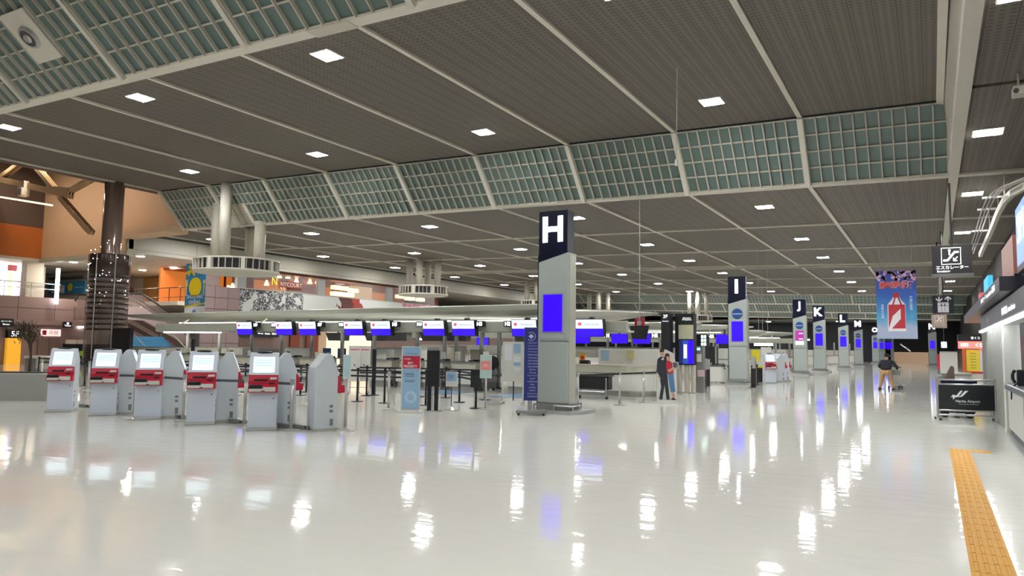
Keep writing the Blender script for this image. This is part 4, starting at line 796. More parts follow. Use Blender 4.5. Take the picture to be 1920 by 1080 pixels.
st('s1', 343, 790, 'between third and fourth front kiosks', 'silver'); st('s2', 458, 797, 'left of the fifth front kiosk', 'silver'); st('s3', 545, 807, 'right of the fifth front kiosk', 'silver'); st('s0', 251, 779, 'between second and third front kiosks', 'silver')
for k, px, py in (('s1', 290, 783), ('s2', 392, 795), ('s3', 507, 803), ('s0', 205, 777)): belts(S[k], G(px, py), M_gbelt, (.88,))
st('r1', 1083, 768, 'right beside the base of the H pillar', 'silver'); st('r2', 1162, 760, 'in front of the curved counter, middle', 'silver'); st('r3', 1207, 755, 'in front of the curved counter, right', 'silver'); st('r4', 1233, 752, 'directly left of the cardboard couple', 'silver')
belts(S['r1'], S['r2'], M_belt, (.9,)); belts(S['r2'], S['r3'], M_belt, (.9,)); belts(S['r3'], S['r4'], M_belt, (.9,))
for k, (px, py) in enumerate(((1334, 716), (1343, 714), (1356, 718), (1362, 721), (1410, 727), (1420, 722))): st('q%d' % k, px, py, 'of the group around the I pillar, %s from the left' % ORD[k], 'silver' if k < 4 else 'black')
belts(S['q0'], S['q2']); belts(S['q1'], S['q3']); belts(S['q2'], S['q3'])
# ================================================================== AIR DRUMS
def drum(x, y, zc, r, label, ztop):
    t = thing('air_drum', label, 'air duct', loc=(x, y, zc), group='hanging air drums')
    MB().lathe([(r * .2, .26), (r * .95, .28), (r, .3), (r, .36), (r * .95, .38), (r * .2, .38)], 36).build('top_rim', M_rib, t)
    MB().lathe([(.05, -.42), (r * .96, -.36), (r * 1.0, -.30), (r * 1.0, -.24), (r * .9, -.22)], 36).build('bottom_pan', M_rib, t)
    MB().cyl((0, 0, -.24), (0, 0, .28), r * .945, r * .945, 40).build('dark_core', M_blk, t)
    lm = MB().box(-.016, .016, -r * .995, -r * .93, -.26, .3).mesh('louvre', M_fin); pmn = MB().box(-.1, .1, -r * 1.0, -r * .93, -.26, .3).mesh('panel', M_rib)
    for k in range(40):
        link('louvre', lm, t, (0, 0, 0), 2 * math.pi * k / 40)
    for k in range(8): link('solid_panel', pmn, t, (0, 0, 0), 2 * math.pi * (k + .3) / 8)
    for k in range(4):
        a = math.pi / 2 * k + .35; px_, py_ = r * .58 * math.cos(a), r * .58 * math.sin(a); zz = (ztop(x + px_, y + py_) if callable(ztop) else ztop) - zc + .15
        MB().cyl((px_, py_, .36), (px_, py_, zz), r * .135, r * .135, 20).build('duct_pipe', mat('pipe_cream', 'BDB8A9', .5), t, smooth=True)
def ztrough(x, y):
    if y < YA1: return zA(x)
    if y < 27: return zA(x) - (y - YA1) / 1.63 * 1.88
    return zB(x)
drum(-32.9, 26.6, 5.78, 2.25, 'nearest round white air drum hanging on pipes over canopy', ztrough)
drum(-34.2, 45.2, 5.83, 1.95, 'second round white air drum, behind the canopy middle', lambda x, y: zB(x))
drum(-34.0, 63.9, 5.85, 1.95, 'third round white air drum, left of the H pillar', lambda x, y: zB(x))
drum(-34.6, 80.5, 5.6, 1.95, 'fourth round white air drum, right of the H pillar', lambda x, y: zB(x))
drum(-22.6, 80.5, 5.0, 1.6, 'far small air drum left of the I pillar', lambda x, y: zB(x))
# ================================================================== SIGNS ON THE FLOOR
def placed(nm, label, cat, px, py, rz=0.0): p = G(px, py); return thing(nm, label, cat, loc=(p.x, p.y, 0), rz=math.radians(rz))
M_lb = mat('light_blue_print', '8FB3D0', .5); M_pr = mat('sign_red', 'C01F36', .45)
t = placed('sign_totem', 'tall light blue sky priority totem sign with red panel', 'sign', 768, 774, 22)
MB().box(-.3, .3, -.2, .25, 0, .05).build('base', M_white, t); MB().box(-.235, .235, 0, .06, .05, 1.62).build('frame', M_white, t); MB().box(-.2, .235, -.012, 0, .1, 1.6).build('blue_face', M_lb, t); MB().box(-.2, .235, -.02, -.012, 1.08, 1.38).build('red_panel', M_pr, t)
text('SKY\nPRIORITY', t, (.0, -.026, 1.17), M_wprint, w=.34, h=.14, bold=.02); text('天空優先', t, (-.08, -.026, 1.31), M_wprint, w=.18); text('CHINA AIRLINES', t, (.02, -.02, 1.44), M_txt, w=.3)
for z in (.95, .92, .88, .78, .75): MB().box(-.14, .1, -.015, -.012, z, z + .012).build('print_line', M_txt, t)
mb = MB()
for k in range(12): a = math.pi * k / 6; mb.cyl((.02 + .12 * math.cos(a), -.014, .38 + .12 * math.sin(a)), (.02 + .12 * math.cos(a), -.012, .38 + .12 * math.sin(a)), .04, .04, 10)
mb.build('flower_print', mat('pale_flower', 'AFCADF', .5), t)
t = placed('black_totem', 'tall black boxed totem on twin legs right of sky priority sign', 'sign', 811, 771, 22)
MB().box(-.16, .16, -.05, .05, .62, 1.52).build('box', M_blk, t); MB().box(-.14, -.04, -.03, .03, .02, .62).build('leg', M_blk, t); MB().box(.04, .14, -.03, .03, .02, .62).build('leg', M_blk, t); MB().cyl((0, -.02, .02), (0, -.02, .7), .018).build('steel_rod', M_chrome, t); MB().lathe([(.24, 0), (.24, .012), (.03, .03)], 24).build('base', M_steel, t); MB().box(-.15, .15, -.06, .06, 1.52, 1.6).build('top_cap', M_mgrey, t)
t = placed('tripod_sign', 'small white and blue notice on thin black stand', 'sign', 846, 769, 22)
MB().lathe([(.19, 0), (.18, .02), (.03, .08), (.012, .12)], 14).build('base', M_steel, t); MB().cyl((0, 0, .1), (0, 0, .62), .01).build('rod', M_blk, t); MB().box(-.15, .15, -.02, .0, .6, .98).build('frame', M_white, t); MB().box(-.13, .13, -.024, -.02, .74, .96).build('blue_print', M_lb, t); text('Please\nwait', t, (0, -.028, .86), M_txt, w=.12)
t = placed('pink_sign', 'mint and coral pink notice on silver post', 'sign', 910, 767, 22)
MB().lathe([(.2, 0), (.2, .012), (.04, .025)], 20).build('base', M_steel, t); MB().cyl((0, 0, .02), (0, 0, .85), .026).build('pole', M_steel, t, smooth=True); MB().box(-.16, .16, -.03, .0, .8, 1.42).build('board', mat('mint_board', 'AFC8C2', .5), t, bevel=.02); MB().box(-.13, .13, -.036, -.03, 1.02, 1.26).build('pink_panel', mat('coral_print', 'E08A84', .5), t); text('Baggage\n& check-in', t, (0, -.042, 1.14), M_wprint, w=.18); MB().box(-.08, .08, -.02, .0, 1.42, 1.5).build('top_tab', M_offw, t)
t = placed('notice_board', 'white wheeled notice board with posted papers left of blue sign', 'board', 961, 758, 22)
for x in (-.3, .3): MB().box(x - .02, x + .02, -.02, .02, .08, 1.68).build('upright', M_white, t); MB().box(x - .02, x + .02, -.3, .3, .05, .09).build('foot', M_white, t); MB().ball((x, -.28, .03), .03, 8, 6).build('caster', M_chrome, t); MB().ball((x, .28, .03), .03, 8, 6).build('caster', M_chrome, t)
MB().box(-.3, .3, -.01, .01, .65, 1.78).build('board', M_white, t)
for x0, z0, ww, hh, m in ((-.25, 1.25, .22, .45, M_wprint), (.02, 1.45, .2, .28, M_lb), (.02, 1.2, .2, .16, M_wprint), (.02, 1.1, .2, .09, M_lb), (.02, .95, .2, .1, M_wprint)): MB().box(x0, x0 + ww, -.016, -.01, z0, z0 + hh).build('paper', m, t)
MB().box(.0, .03, .02, .05, .1, .65).build('black_rod', M_blk, t)
# blue alliance sign by the H pillar
t = placed('blue_sign', 'tall navy blue alliance sign with white airline list beside H pillar', 'sign', 996, 778, 26)
MB().box(-.36, .36, -.22, .28, .05, .12).build('base', M_mgrey, t, bevel=.01); 
for x in (-.3, .3): MB().ball((x, -.18, .03), .03, 8, 6).build('caster', M_blk, t); MB().ball((x, .24, .03), .03, 8, 6).build('caster', M_blk, t)
MB().box(-.09, .02, .0, .06, .12, .36).build('stem', M_grey, t); MB().box(-.19, .19, .0, .06, .34, 2.12).build('frame', M_grey, t); MB().box(-.185, .15, -.012, 0, .345, 2.11).build('blue_face', mat('alliance_blue', '232C72', .4), t)
mb = MB(); mb.prism([(-.02, 1.84), (.045, 1.9), (-.02, 1.96), (-.085, 1.9)], 'y', -.02, -.012)
for k in range(14): a = -2.2 + k * .33; mb.box(-.02 + .1 * math.cos(a) - .01, -.02 + .1 * math.cos(a) + .01, -.02, -.012, 1.9 + .1 * math.sin(a) - .01, 1.9 + .1 * math.sin(a) + .01)
mb.build('round_emblem', mat('pale_emblem', 'B9C2DC', .5), t)
for k, s in enumerate(('AEROFLOT', 'Argentinas', 'AEROMEXICO', 'AirEuropa', 'AIRFRANCE', 'Alitalia', 'CHINA AIRLINES', 'CHINA EASTERN', 'CZECH AIRLINES', 'DELTA', 'Garuda', 'Kenya Airways', 'KLM', 'KOREAN AIR', 'MEA', 'SAUDIA', 'TAROM', 'Vietnam Airlines', 'XIAMENAIR')):
    text(s, t, (.02, -.016, 1.74 - .072 * k), mat('pale_emblem'), w=min(.24, .022 * len(s) + .04), h=.03)
t = placed('sign_post', 'silver post with narrow pale blue sign at kiosk end', 'sign', 647, 808, 40)
MB().lathe([(.18, 0), (.17, .02), (.05, .06), (.03, .08)], 24).build('base', M_steel, t); MB().cyl((0, 0, .05), (0, 0, 1.0), .032).build('pole', M_steel, t, smooth=True); MB().box(-.075, .075, -.03, .03, .98, 1.45).build('sign_box', M_white, t, bevel=.01); MB().box(-.06, .06, -.036, -.03, 1.02, 1.43).build('blue_print', mat('mist_blue', 'B4D0D8', .5), t); MB().lathe([(.03, 0), (.03, .001)], 12).build('foot_ring', M_chrome, t)
for k, (px, py) in enumerate(((663, 741), (681, 741))):
    t = placed('tall_white_sign', 'tall narrow white sign panel with tiny print, %s of two' % ('left', 'right')[k], 'sign', px, py, 30); t['group'] = 'twin white signs'
    MB().box(-.2, .2, 0, .06, .45, 1.6).build('panel', M_white, t, bevel=.01); MB().box(-.15, .15, -.006, 0, 1.46, 1.5).build('title_print', M_pink, t); MB().box(-.02, .02, -.006, 0, .95, 1.0).build('badge', M_txt, t)
    for x in (-.16, .16): MB().cyl((x, .03, .06), (x, .03, .5), .014).build('leg', M_chrome, t); MB().cyl((x, -.15, .06), (x, .25, .06), .012).build('foot_tube', M_chrome, t); MB().ball((x, -.15, .035), .035, 8, 6).build('caster', M_blk, t)
    MB().cyl((-.16, .03, .25), (.16, .03, .25), .01).build('cross_tube', M_chrome, t)
t = placed('black_pole_sign', 'tall slim black pole left of the fourth desk with papers', 'pole', 700, 741, 0); MB().box(-.06, .06, -.03, .03, .02, 1.5).build('pole', M_blk, t); MB().lathe([(.2, 0), (.2, .015), (.03, .03)], 20).build('base', M_blk, t); MB().box(-.3, -.06, -.02, 0, .95, 1.5).build('paper_sheet', M_mgrey, t)
t = placed('slim_black_post', 'slim black camera post behind the third front kiosk', 'post', 358, 728, 0); MB().box(-.05, .05, -.04, .04, 0, 1.75).build('post', M_blk, t); MB().lathe([(.16, 0), (.16, .015), (.03, .03)], 20).build('base', M_blk, t)
# blue floor markings by the desks
for k, pts in enumerate((((752, 734), (800, 738), (852, 739), (886, 735), (830, 731)), ((912, 744), (985, 746), (985, 737), (960, 738)))):
    mb = MB(); mb.quad(*[(G(*q).x, G(*q).y, .004) for q in pts]); tag(mb.build('floor_marking', mat('floor_blue', '6F97B4', .3)), 'pale blue painted floor wedge %s' % ('below monitor H4', 'below the white notice board')[k], 'floor marking')
# ================================================================== CARDBOARD COUPLE
p = G(1250, 756); t = thing('cardboard_standee', 'life-size cardboard cutout of a couple, man in navy suit and woman in red top', 'standee', loc=(p.x, p.y, 0), rz=math.radians(20))
def pl(pts, m, nm, y=0.0, th=.012): MB().prism(pts, 'y', y - th, y).build(nm, m, t)
M_sk = mat('printed_skin', 'C79A80', .6); M_suit = mat('printed_navy', '232834', .6); M_hr = mat('printed_hair', '2A1E1A', .6)
pl([(-.3, 0), (.3, 0), (.3, .14), (.28, .9), (.22, 1.5), (-.02, 1.62), (-.2, 1.6), (-.3, 1.3), (-.28, .6)], M_white, 'card_backing', .012)
MB().box(-.3, .3, -.18, .1, 0, .1).build('card_foot', M_white, t)
pl([(-.3, .95), (-.27, 1.32), (-.18, 1.4), (-.08, 1.4), (.0, 1.3), (.02, .86), (-.22, .82), (-.26, .9)], M_suit, 'man_jacket'); pl([(-.22, .86), (.02, .88), (.06, .4), (.09, .12), (.0, .1), (-.06, .55), (-.13, .1), (-.22, .12), (-.16, .5)], M_suit, 'man_trousers', -.002)
pl([(-.17, 1.42), (-.09, 1.42), (-.07, 1.55), (-.1, 1.6), (-.17, 1.6), (-.2, 1.52)], M_sk, 'man_face', -.002); pl([(-.2, 1.53), (-.07, 1.55), (-.07, 1.62), (-.13, 1.65), (-.2, 1.62)], M_hr, 'man_hair', -.004); pl([(-.16, 1.3), (-.1, 1.41), (-.07, 1.3)], M_white, 'man_collar', -.004); pl([(-.28, .8), (-.2, .8), (-.16, .72), (-.24, .76)], M_sk, 'man_hand', -.004)
pl([(-.02, 1.24), (.08, 1.28), (.19, 1.2), (.2, .9), (.04, .88), (.0, 1.0)], M_pr, 'woman_top', -.006); pl([(.04, .9), (.2, .9), (.24, .5), (.26, .35), (.12, .33), (.08, .6)], mat('printed_denim', '4E78A6', .6), 'woman_skirt', -.004)
pl([(.14, .34), (.22, .34), (.25, .12), (.18, .12)], M_sk, 'woman_legs', -.004); pl([(.12, .12), (.28, .09), (.26, .13), (.18, .17)], M_blk, 'woman_shoes', -.006); pl([(.0, 1.28), (.09, 1.28), (.11, 1.38), (.07, 1.46), (.0, 1.44)], M_sk, 'woman_face', -.006); pl([(-.04, 1.25), (-.0, 1.28), (.0, 1.42), (.1, 1.4), (.07, 1.5), (-.03, 1.5), (-.06, 1.38)], M_hr, 'woman_hair', -.008); pl([(.02, 1.0), (.2, 1.08), (.24, 1.04), (.08, .92)], M_sk, 'woman_arm', -.01)
pl([(.17, 1.06), (.35, 1.04), (.36, 1.24), (.18, 1.26)], M_white, 'held_placard', -.012); pl([(.19, 1.08), (.33, 1.06), (.34, 1.22), (.2, 1.24)], mat('placard_navy', '1C2A58', .5), 'placard_print', -.02, .004)
# ================================================================== INFORMATION BOARDS between H and I
def yb(nm, label, cat, px0, py0, px1, py1, Y, d, m, part='panel'):
    a = YP(px0, py1, Y); b = YP(px1, py0, Y); c = (a.x + b.x) / 2; t = thing(nm, label, cat, loc=(c, Y, 0)); W = (b.x - a.x) / 2; MB().box(-W, W, 0, d, a.z, b.z).build(part, m, t); return t, W, a.z, b.z
t, W, z0, z1 = yb('black_tower_sign', 'tall glossy black tower sign with 3F beside cardboard couple', 'sign', 1240, 587, 1254, 742, 26.2, .5, M_blk); text('3F', t, (.02, -.01, z1 - .12), M_sgn, h=.13); text('Terminal 2', t, (.02, -.01, z1 - .3), M_sgn, w=W * 1.6)
t, W, z0, z1 = yb('flight_board', 'black flight information board with area map and blue screens', 'board', 1266, 588, 1300, 684, 26.8, .4, M_blk)
for x in (-W + .1, W * .1, W * .8): MB().cyl((x, .2, 0), (x, .2, z0), .09).build('leg', M_offw, t); MB().lathe([(.2, 0), (.2, .02), (.1, .03)], 16, c=(x, .2)).build('foot', M_steel, t)
MB().box(-W * .6, W, -.03, 0, z1 - .95, z1 - .42).build('map_panel', mat('map_print', 'B9B99C', .5), t); MB().box(-W * .55, -W * .2, -.02, 0, z0 + .05, z1 - 1.0).build('left_screen', mat('deep_blue_lit', '1B2A6A', .4, emit=.25), t); MB().box(-W * .15, W * .4, -.02, 0, z0 + .05, z1 - 1.0).build('middle_screen', mat('mid_blue_lit', '2A50B0', .4, emit=.4), t); MB().box(W * .42, W, -.02, 0, z0 + .05, z1 - 1.0).build('right_screen', M_blue, t); MB().box(-W * .05, W * .3, -.026, -.02, z0 + .25, z1 - 1.15).build('white_list', M_scr, t)
text('Information\n3F Departure', t, (W * .3, -.01, z1 - .2), M_sgn, w=W * 1.0)
t, W, z0, z1 = yb('pictogram_sign', 'black lit pictogram box sign right of flight board', 'sign', 1301, 627, 1326, 650, 28.2, .3, M_blk); MB().box(-W * .4, -W * .2, .1, .2, 0, z0).build('stem', M_dgrey, t)
for i, z in enumerate((.2, .5, .8)):
    for j in (0, 1): MB().box(W * (.1 + .42 * j), W * (.42 + .42 * j), -.01, 0, z0 + (z1 - z0) * z - .05, z0 + (z1 - z0) * z + .06).build('pictogram', mat('mint_lit', 'D8FFF4', .4, emit=1.5), t)
t, W, z0, z1 = yb('grey_terminal', 'slim grey information terminal with small cyan display', 'terminal', 1304, 649, 1318, 738, 27.5, .3, M_mgrey); MB().box(-W * .5, W * .3, -.02, 0, z1 - .16, z1 - .06).build('display', M_cyan, t); MB().box(-W * .6, W * .6, -.03, 0, z1 - .6, z1 - .3).build('paper_pocket', M_white, t); MB().box(-W * .3, W * 1.4, -.1, 0, z1 - 1.15, z1 - .9).build('pink_tray', mat('pale_pink', 'C9B0B4', .5), t)
for k, (px, py, h, lab) in enumerate(((1321, 728, 1.25, 'left'), (1327, 724, 1.2, 'right'), (1413, 727, 1.35, 'near the I pillar'))):
    t = placed('gate_post', 'slim two-tone black and silver gate post, %s' % lab, 'post', px, py); MB().box(-.09, .09, -.08, .08, 0, h * .62).build('lower_post', M_blk, t); MB().box(-.09, .09, -.08, .08, h * .62, h).build('upper_post', M_grey, t)
t, W, z0, z1 = yb('white_bin_counter', 'small white counter with purple belts left of I pillar', 'counter', 1331, 688, 1364, 715, 35.5, .7, M_white); MB().box(-W, W, -.02, .72, z1, z1 + .06).build('top', M_dgrey, t)
t, W, z0, z1 = yb('dark_rack', 'dark glass rack with grey frame behind the gate posts', 'rack', 1320, 650, 1342, 690, 37.0, .5, M_blk)
for x in (-W, W): MB().box(x - .03, x + .03, -.03, .0, 0, z1).build('frame_post', M_grey, t)
t, W, z0, z1 = yb('yellow_sign', 'bright yellow notice sign just right of the I pillar', 'sign', 1409, 656, 1424, 677, 37.6, .04, mat('yellow_notice_face', 'D9CC20', .5)); MB().cyl((0, .02, 0), (0, .02, z0), .025).build('pole', M_blk, t)
t, W, z0, z1 = yb('black_bin', 'black box bin with yellow top by far kiosks', 'bin', 1421, 690, 1437, 717, 38.6, .5, M_blk); MB().box(-W, W, 0, .5, z1, z1 + .1).build('lid', mat('yellow_notice_face'), t)
t, W, z0, z1 = yb('white_board_stand', 'white folded board on far counter beyond the I pillar', 'board', 1427, 651, 1446, 690, 44.0, .05, M_white); MB().box(-W, W, -.1, .3, 0, .05).build('base', M_grey, t)
# hanging red sign and black monitor
p0 = YP(1190, 613, 28.2); p1 = YP(1208, 595, 28.2); t = thing('south_sign', 'red hanging square sign with white character for south', 'sign', loc=((p0.x + p1.x) / 2, 28.2, p0.z)); W = (p1.x - p0.x) / 2; Hh = p1.z - p0.z
MB().box(-W, W, 0, .06, 0, Hh).build('board', M_pr, t); text('南', t, (0, -.01, Hh * .4), M_wprint, h=Hh * .58, bold=.02); text('SOUTH', t, (0, -.01, Hh * .85), M_wprint, w=W * 1.4); MB().cyl((0, .03, Hh), (0, .03, zB(-9) - p0.z), .015).build('hanger', M_chrome, t)
p0 = YP(1198, 622, 27.0); t = thing('hanging_monitor', 'black hanging monitor seen from behind under the red sign', 'monitor', loc=p0, rz=math.radians(25)); MB().add([(-.35, 0, .22), (.4, 0, .25), (.3, .12, -.3), (-.25, .1, -.28), (-.35, .35, .22), (.4, .35, .25), (.3, .35, -.3), (-.25, .35, -.28)], [(0, 1, 2, 3), (7, 6, 5, 4), (0, 4, 5, 1), (1, 5, 6, 2), (2, 6, 7, 3), (3, 7, 4, 0)]).build('shell', M_blk, t); MB().cyl((.05, .2, .2), (.05, .2, zB(-9) - p0.z), .02).build('hanger', M_chrome, t)
# far islands: counters and screens beyond
for k, (Y, x1) in enumerate(((41.2, -9.6), (45.0, -9.4), (59.5, -9.6), (63.5, -9.2), (77.5, -9.0), (92.0, -8.8), (104.0, -8.2))):
    t = thing('far_counter', 'distant white check-in counter row, %s beyond the H island' % ORD[k], 'counter', loc=(0, Y, 0), group='distant check-in counters')
    MB().box(-34, x1, 0, .8, .2, 1.05).build('front_panel', M_white, t); MB().box(-34, x1 + .05, -.05, .9, 1.05, 1.1).build('worktop', M_mgrey, t); MB().box(-34, x1 - .1, .1, .7, 0, .2).build('kick_plate', M_steel, t); MB().box(-33, x1 - .6, 2.2, 2.25, 0, 1.7).build('back_screen', M_offw if k % 2 else M_white, t)
    for q in range(5): MB().cyl((x1 - 1.2 - 3.4 * q, 1.2, 0), (x1 - 1.2 - 3.4 * q, 1.2, 2.6), .08).build('post', M_grey, t)
for k, (px, py, Y) in enumerate(((1423, 646, 46), (1440, 646, 46), (1512, 637, 70), (1430, 633, 70))):
    p = YP(px, py, Y); t = thing('counter_lamp', 'small bright lamp over far counters, %s from the left group' % ORD[k], 'lamp', loc=p, group='distant counter lamps'); MB().cbox(0, 0, 0, .5, .3, .14).build('lens', mat('lens_glow', 'FFFFFF', .5, emit=6), t); MB().cyl((0, 0, .07), (0, 0, zB(p.x) - p.z + .1), .012).build('stem', M_grey, t)
# ================================================================== HANGING SIGNS, RIGHT
def hsign(label, px0, py0, px1, py1, Y, m, lamp=M_sgn):
    a = YP(px0, py1, Y); b = YP(px1, py0, Y); t = thing('hanging_sign', label, 'sign', loc=((a.x + b.x) / 2, Y, a.z)); W = (b.x - a.x) / 2; Hh = b.z - a.z
    MB().box(-W, W, 0, .2, 0, Hh).build('box', m, t); MB().cyl((.0, .1, Hh), (.0, .1, zB(.7) - a.z + .12), .035).build('pole', M_dgrey, t); return t, W, Hh
def frame_pic(t, cx, cz, w, h, th, m, y=-.008):
    mb = MB(); mb.box(cx - w, cx + w, y, y + .006, cz + h - th, cz + h); mb.box(cx - w, cx + w, y, y + .006, cz - h, cz - h + th); mb.box(cx - w, cx - w + th, y, y + .006, cz - h + th, cz + h - th); mb.box(cx + w - th, cx + w, y, y + .006, cz - h + th, cz + h - th); mb.build('picture_frame', m, t)
def escal_pic(t, cx, cz, s, m):
    frame_pic(t, cx, cz, s, s, s * .07, m); mb = MB(); y = -.01
    mb.bar((cx - s * .8, y, cz - s * .5), (cx - s * .3, y, cz - s * .5), .006, s * .22); mb.bar((cx - s * .35, y, cz - s * .5), (cx + s * .35, y, cz + s * .42), .006, s * .22); mb.bar((cx + s * .3, y, cz + s * .45), (cx + s * .8, y, cz + s * .45), .006, s * .22); mb.cyl((cx - s * .15, y, cz + s * .68), (cx - s * .15, y + .006, cz + s * .68), s * .13, s * .13, 12); mb.bar((cx - s * .15, y, cz + s * .1), (cx - s * .15, y, cz + s * .52), .006, s * .16); mb.bar((cx + s * .65, y, cz - s * .1), (cx + s * .3, y, cz - s * .5), .006, s * .1); mb.bar((cx + s * .25, y, cz - s * .2), (cx + s * .25, y, cz - s * .6), .006, s * .1); mb.bar((cx + s * .22, y, cz - s * .56), (cx + s * .62, y, cz - s * .56), .006, s * .1); mb.build('pictogram', m, t)
t, W, Hh = hsign('black hanging sign with white escalator pictogram and Japanese lettering', 1748, 458, 1822, 514, 28.0, mat('sign_charcoal', '1E1B1E', .35)); escal_pic(t, -.02, Hh * .62, Hh * .3, M_sgn); text('エスカレーター', t, (0, -.012, Hh * .22), M_sgn, w=W * 1.6, bold=.012); text('Escalator', t, (-W * .42, -.012, Hh * .09), M_sgn, w=W * .66); MB().box(-W * 1.06, W * 1.06, -.02, .22, -.1, 0).build('lower_ledge', M_mgrey, t)
t, W, Hh = hsign('black hanging sign with grey lift pictogram and two arrows', 1749, 554, 1788, 588, 40.0, M_blk); M_pg = mat('grey_pictogram', 'C9C6CC', .5, emit=.25)
frame_pic(t, 0, Hh * .34, W * .52, Hh * .28, .05, M_pg); mb = MB()
for x in (-.25, 0, .25): mb.box(x * W * 1.2 - .06, x * W * 1.2 + .06, -.01, -.004, Hh * .12, Hh * .42); mb.cyl((x * W * 1.2, -.01, Hh * .5), (x * W * 1.2, -.004, Hh * .5), .05, .05, 10)
for x, d in ((-.16, -1), (.2, 1)): mb.bar((x, -.008, Hh * .68), (x, -.008, Hh * .94), .006, .06); e = Hh * (.94 if d > 0 else .68); mb.bar((x, -.008, e), (x - .13, -.008, e - d * .13), .006, .06); mb.bar((x, -.008, e), (x + .13, -.008, e - d * .13), .006, .06)
mb.build('pictogram', M_pg, t)
t, W, Hh = hsign('small beige-brown hanging escalator sign below the lift sign', 1747, 590, 1775, 615, 44.0, mat('sign_taupe', '8A786C', .5, emit=.25)); escal_pic(t, 0, Hh * .66, Hh * .28, M_wprint); text('エスカレーター', t, (0, -.012, Hh * .22), M_wprint, w=W * 1.5)
# liquor advertising banner
a = YP(1645, 635, 36.0); b = YP(1717, 506, 36.0); t = thing('hanging_banner', 'large hanging liquor banner with white and red bottle on blue sky', 'banner', loc=((a.x + b.x) / 2, 36.0, a.z)); W = (b.x - a.x) / 2; Hh = b.z - a.z
bm = mat('banner_sky', '2A4A9A', .6); ns, ls, bs = nodes(bm); tc = ns.new('ShaderNodeTexCoord'); sx = ns.new('ShaderNodeSeparateXYZ'); ls.new(tc.outputs['Generated'], sx.inputs[0]); rp = ns.new('ShaderNodeValToRGB'); el = rp.color_ramp.elements
el[0].position = 0; el[0].color = rgb('A9B4CE'); el[1].position = 1; el[1].color = rgb('2B3F96')
for pos, c in ((.14, 'A6B2CC'), (.24, '6FA4C8'), (.33, '4A96C4'), (.6, '2C5FAE'), (.85, '2A3E94')): e = el.new(pos); e.color = rgb(c)
nz = ns.new('ShaderNodeTexNoise'); nz.inputs['Scale'].default_value = 3; ls.new(tc.outputs['Object'], nz.inputs['Vector']); ls.new(mth(ns, ls, 'ADD', sx.outputs[2], mth(ns, ls, 'MULTIPLY', mth(ns, ls, 'SUBTRACT', nz.outputs['Fac'], .5), .25)), rp.inputs[0]); ls.new(rp.outputs[0], bs.inputs['Base Color'])
MB().box(-W, W, 0, .02, 0, Hh).build('cloth', bm, t)
mb = MB(); rr = random.Random(2)
for k in range(60):
    u = rr.random(); x = -W + 2 * W * u; z = Hh * (1 - rr.random() * (.14 if u < .28 or u > .42 else .03)); mb.cyl((max(-W + .07, min(W - .07, x)), -.006, min(z, Hh - .07)), (max(-W + .07, min(W - .07, x)), -.001, min(z, Hh - .07)), .07, .07, 7)
mb.build('blossom_print', mat('blossom', 'C9A2C0', .6), t)
text('貴州茅台酒', t, (0, -.012, Hh * .79), mat('red_brush', 'C8453E', .5), w=W * 1.65, h=.3, bold=.03); text('貴州茅台酒', t, (0, -.006, Hh * .79), mat('pink_edge', 'E0B8B0', .5), w=W * 1.72, h=.34, bold=.06)
text('中\n国\nの\n国\n酒', t, (W * .72, -.008, Hh * .52), M_wprint, h=.62); text('至\n高\nの\n白\n酒', t, (-W * .7, -.008, Hh * .4), M_wprint, h=.62)
MB().prism([(-W * .44, Hh * .11), (W * .44, Hh * .11), (W * .44, Hh * .5), (W * .2, Hh * .58), (W * .15, Hh * .62), (-W * .15, Hh * .62), (-W * .2, Hh * .58), (-W * .44, Hh * .5)], 'y', -.006, 0).build('bottle_print', mat('bottle_white', 'E2E0E4', .5), t); MB().prism([(-W * .15, Hh * .6), (W * .15, Hh * .6), (W * .15, Hh * .67), (-W * .15, Hh * .67)], 'y', -.01, -.006).build('bottle_cap', mat('cap_red', 'A81C30', .5), t); MB().box(-W * .4, W * .42, -.01, -.006, Hh * .15, Hh * .5).build('bottle_label', mat('label_red', 'B42C38', .5), t)
MB().prism([(-W * .4, Hh * .15), (-W * .25, Hh * .15), (W * .2, Hh * .29), (W * .2, Hh * .44), (-W * .2, Hh * .33)], 'y', -.014, -.01).build('label_band', mat('bottle_white'), t)
mb = MB(); mb.bar((-W * .2, -.012, Hh * .47), (-W * .06, -.012, Hh * .6), .006, .06); mb.bar((W * .28, -.012, Hh * .47), (W * .1, -.012, Hh * .6), .006, .06); mb.build('ribbon_print', mat('cap_red'), t)
mb = MB(); mb.cyl((-W * .8, .01, Hh), (-W * .8, .01, zB(-2) - a.z), .006); mb.cyl((W * .8, .01, Hh), (W * .8, .01, zB(-1) - a.z), .006); mb.build('hanging_wires', M_chrome, t)
# ================================================================== RIGHT SIDE
wr = thing('wall_right', 'dark right hand shop wall above and behind the service counters', 'wall', kind='structure')
MB().box(2.9, 3.1, -14, 125, 0, 2.9).build('dark_wall', mat('dark_green_glass', '1E2824', .3), wr); MB().box(3.4, 3.6, -14, 125, 2.7, 7.5).build('upper_wall', mat('dark_taupe', '3A3735', .9, spec=.1), wr)
t = thing('service_counter', 'white service counter with grey top along the right edge', 'counter', loc=(1.28, 0, 0)); MB().box(.03, .6, 6, 17.9, .14, .95).build('front_panel', M_white, t); MB().box(-.03, .7, 6, 17.9, .92, 1.04).build('grey_top', mat('counter_slate', '8A8C90', .25, metal=.3), t, bevel=.02); MB().box(.06, .6, 6, 17.9, 0, .14).build('kick_plate', mat('blue_kick', '4A5470', .2, metal=.6), t)
for y in (9, 12, 15): MB().box(.025, .03, y, y + .01, .14, .92).build('panel_joint', M_mgrey, t)
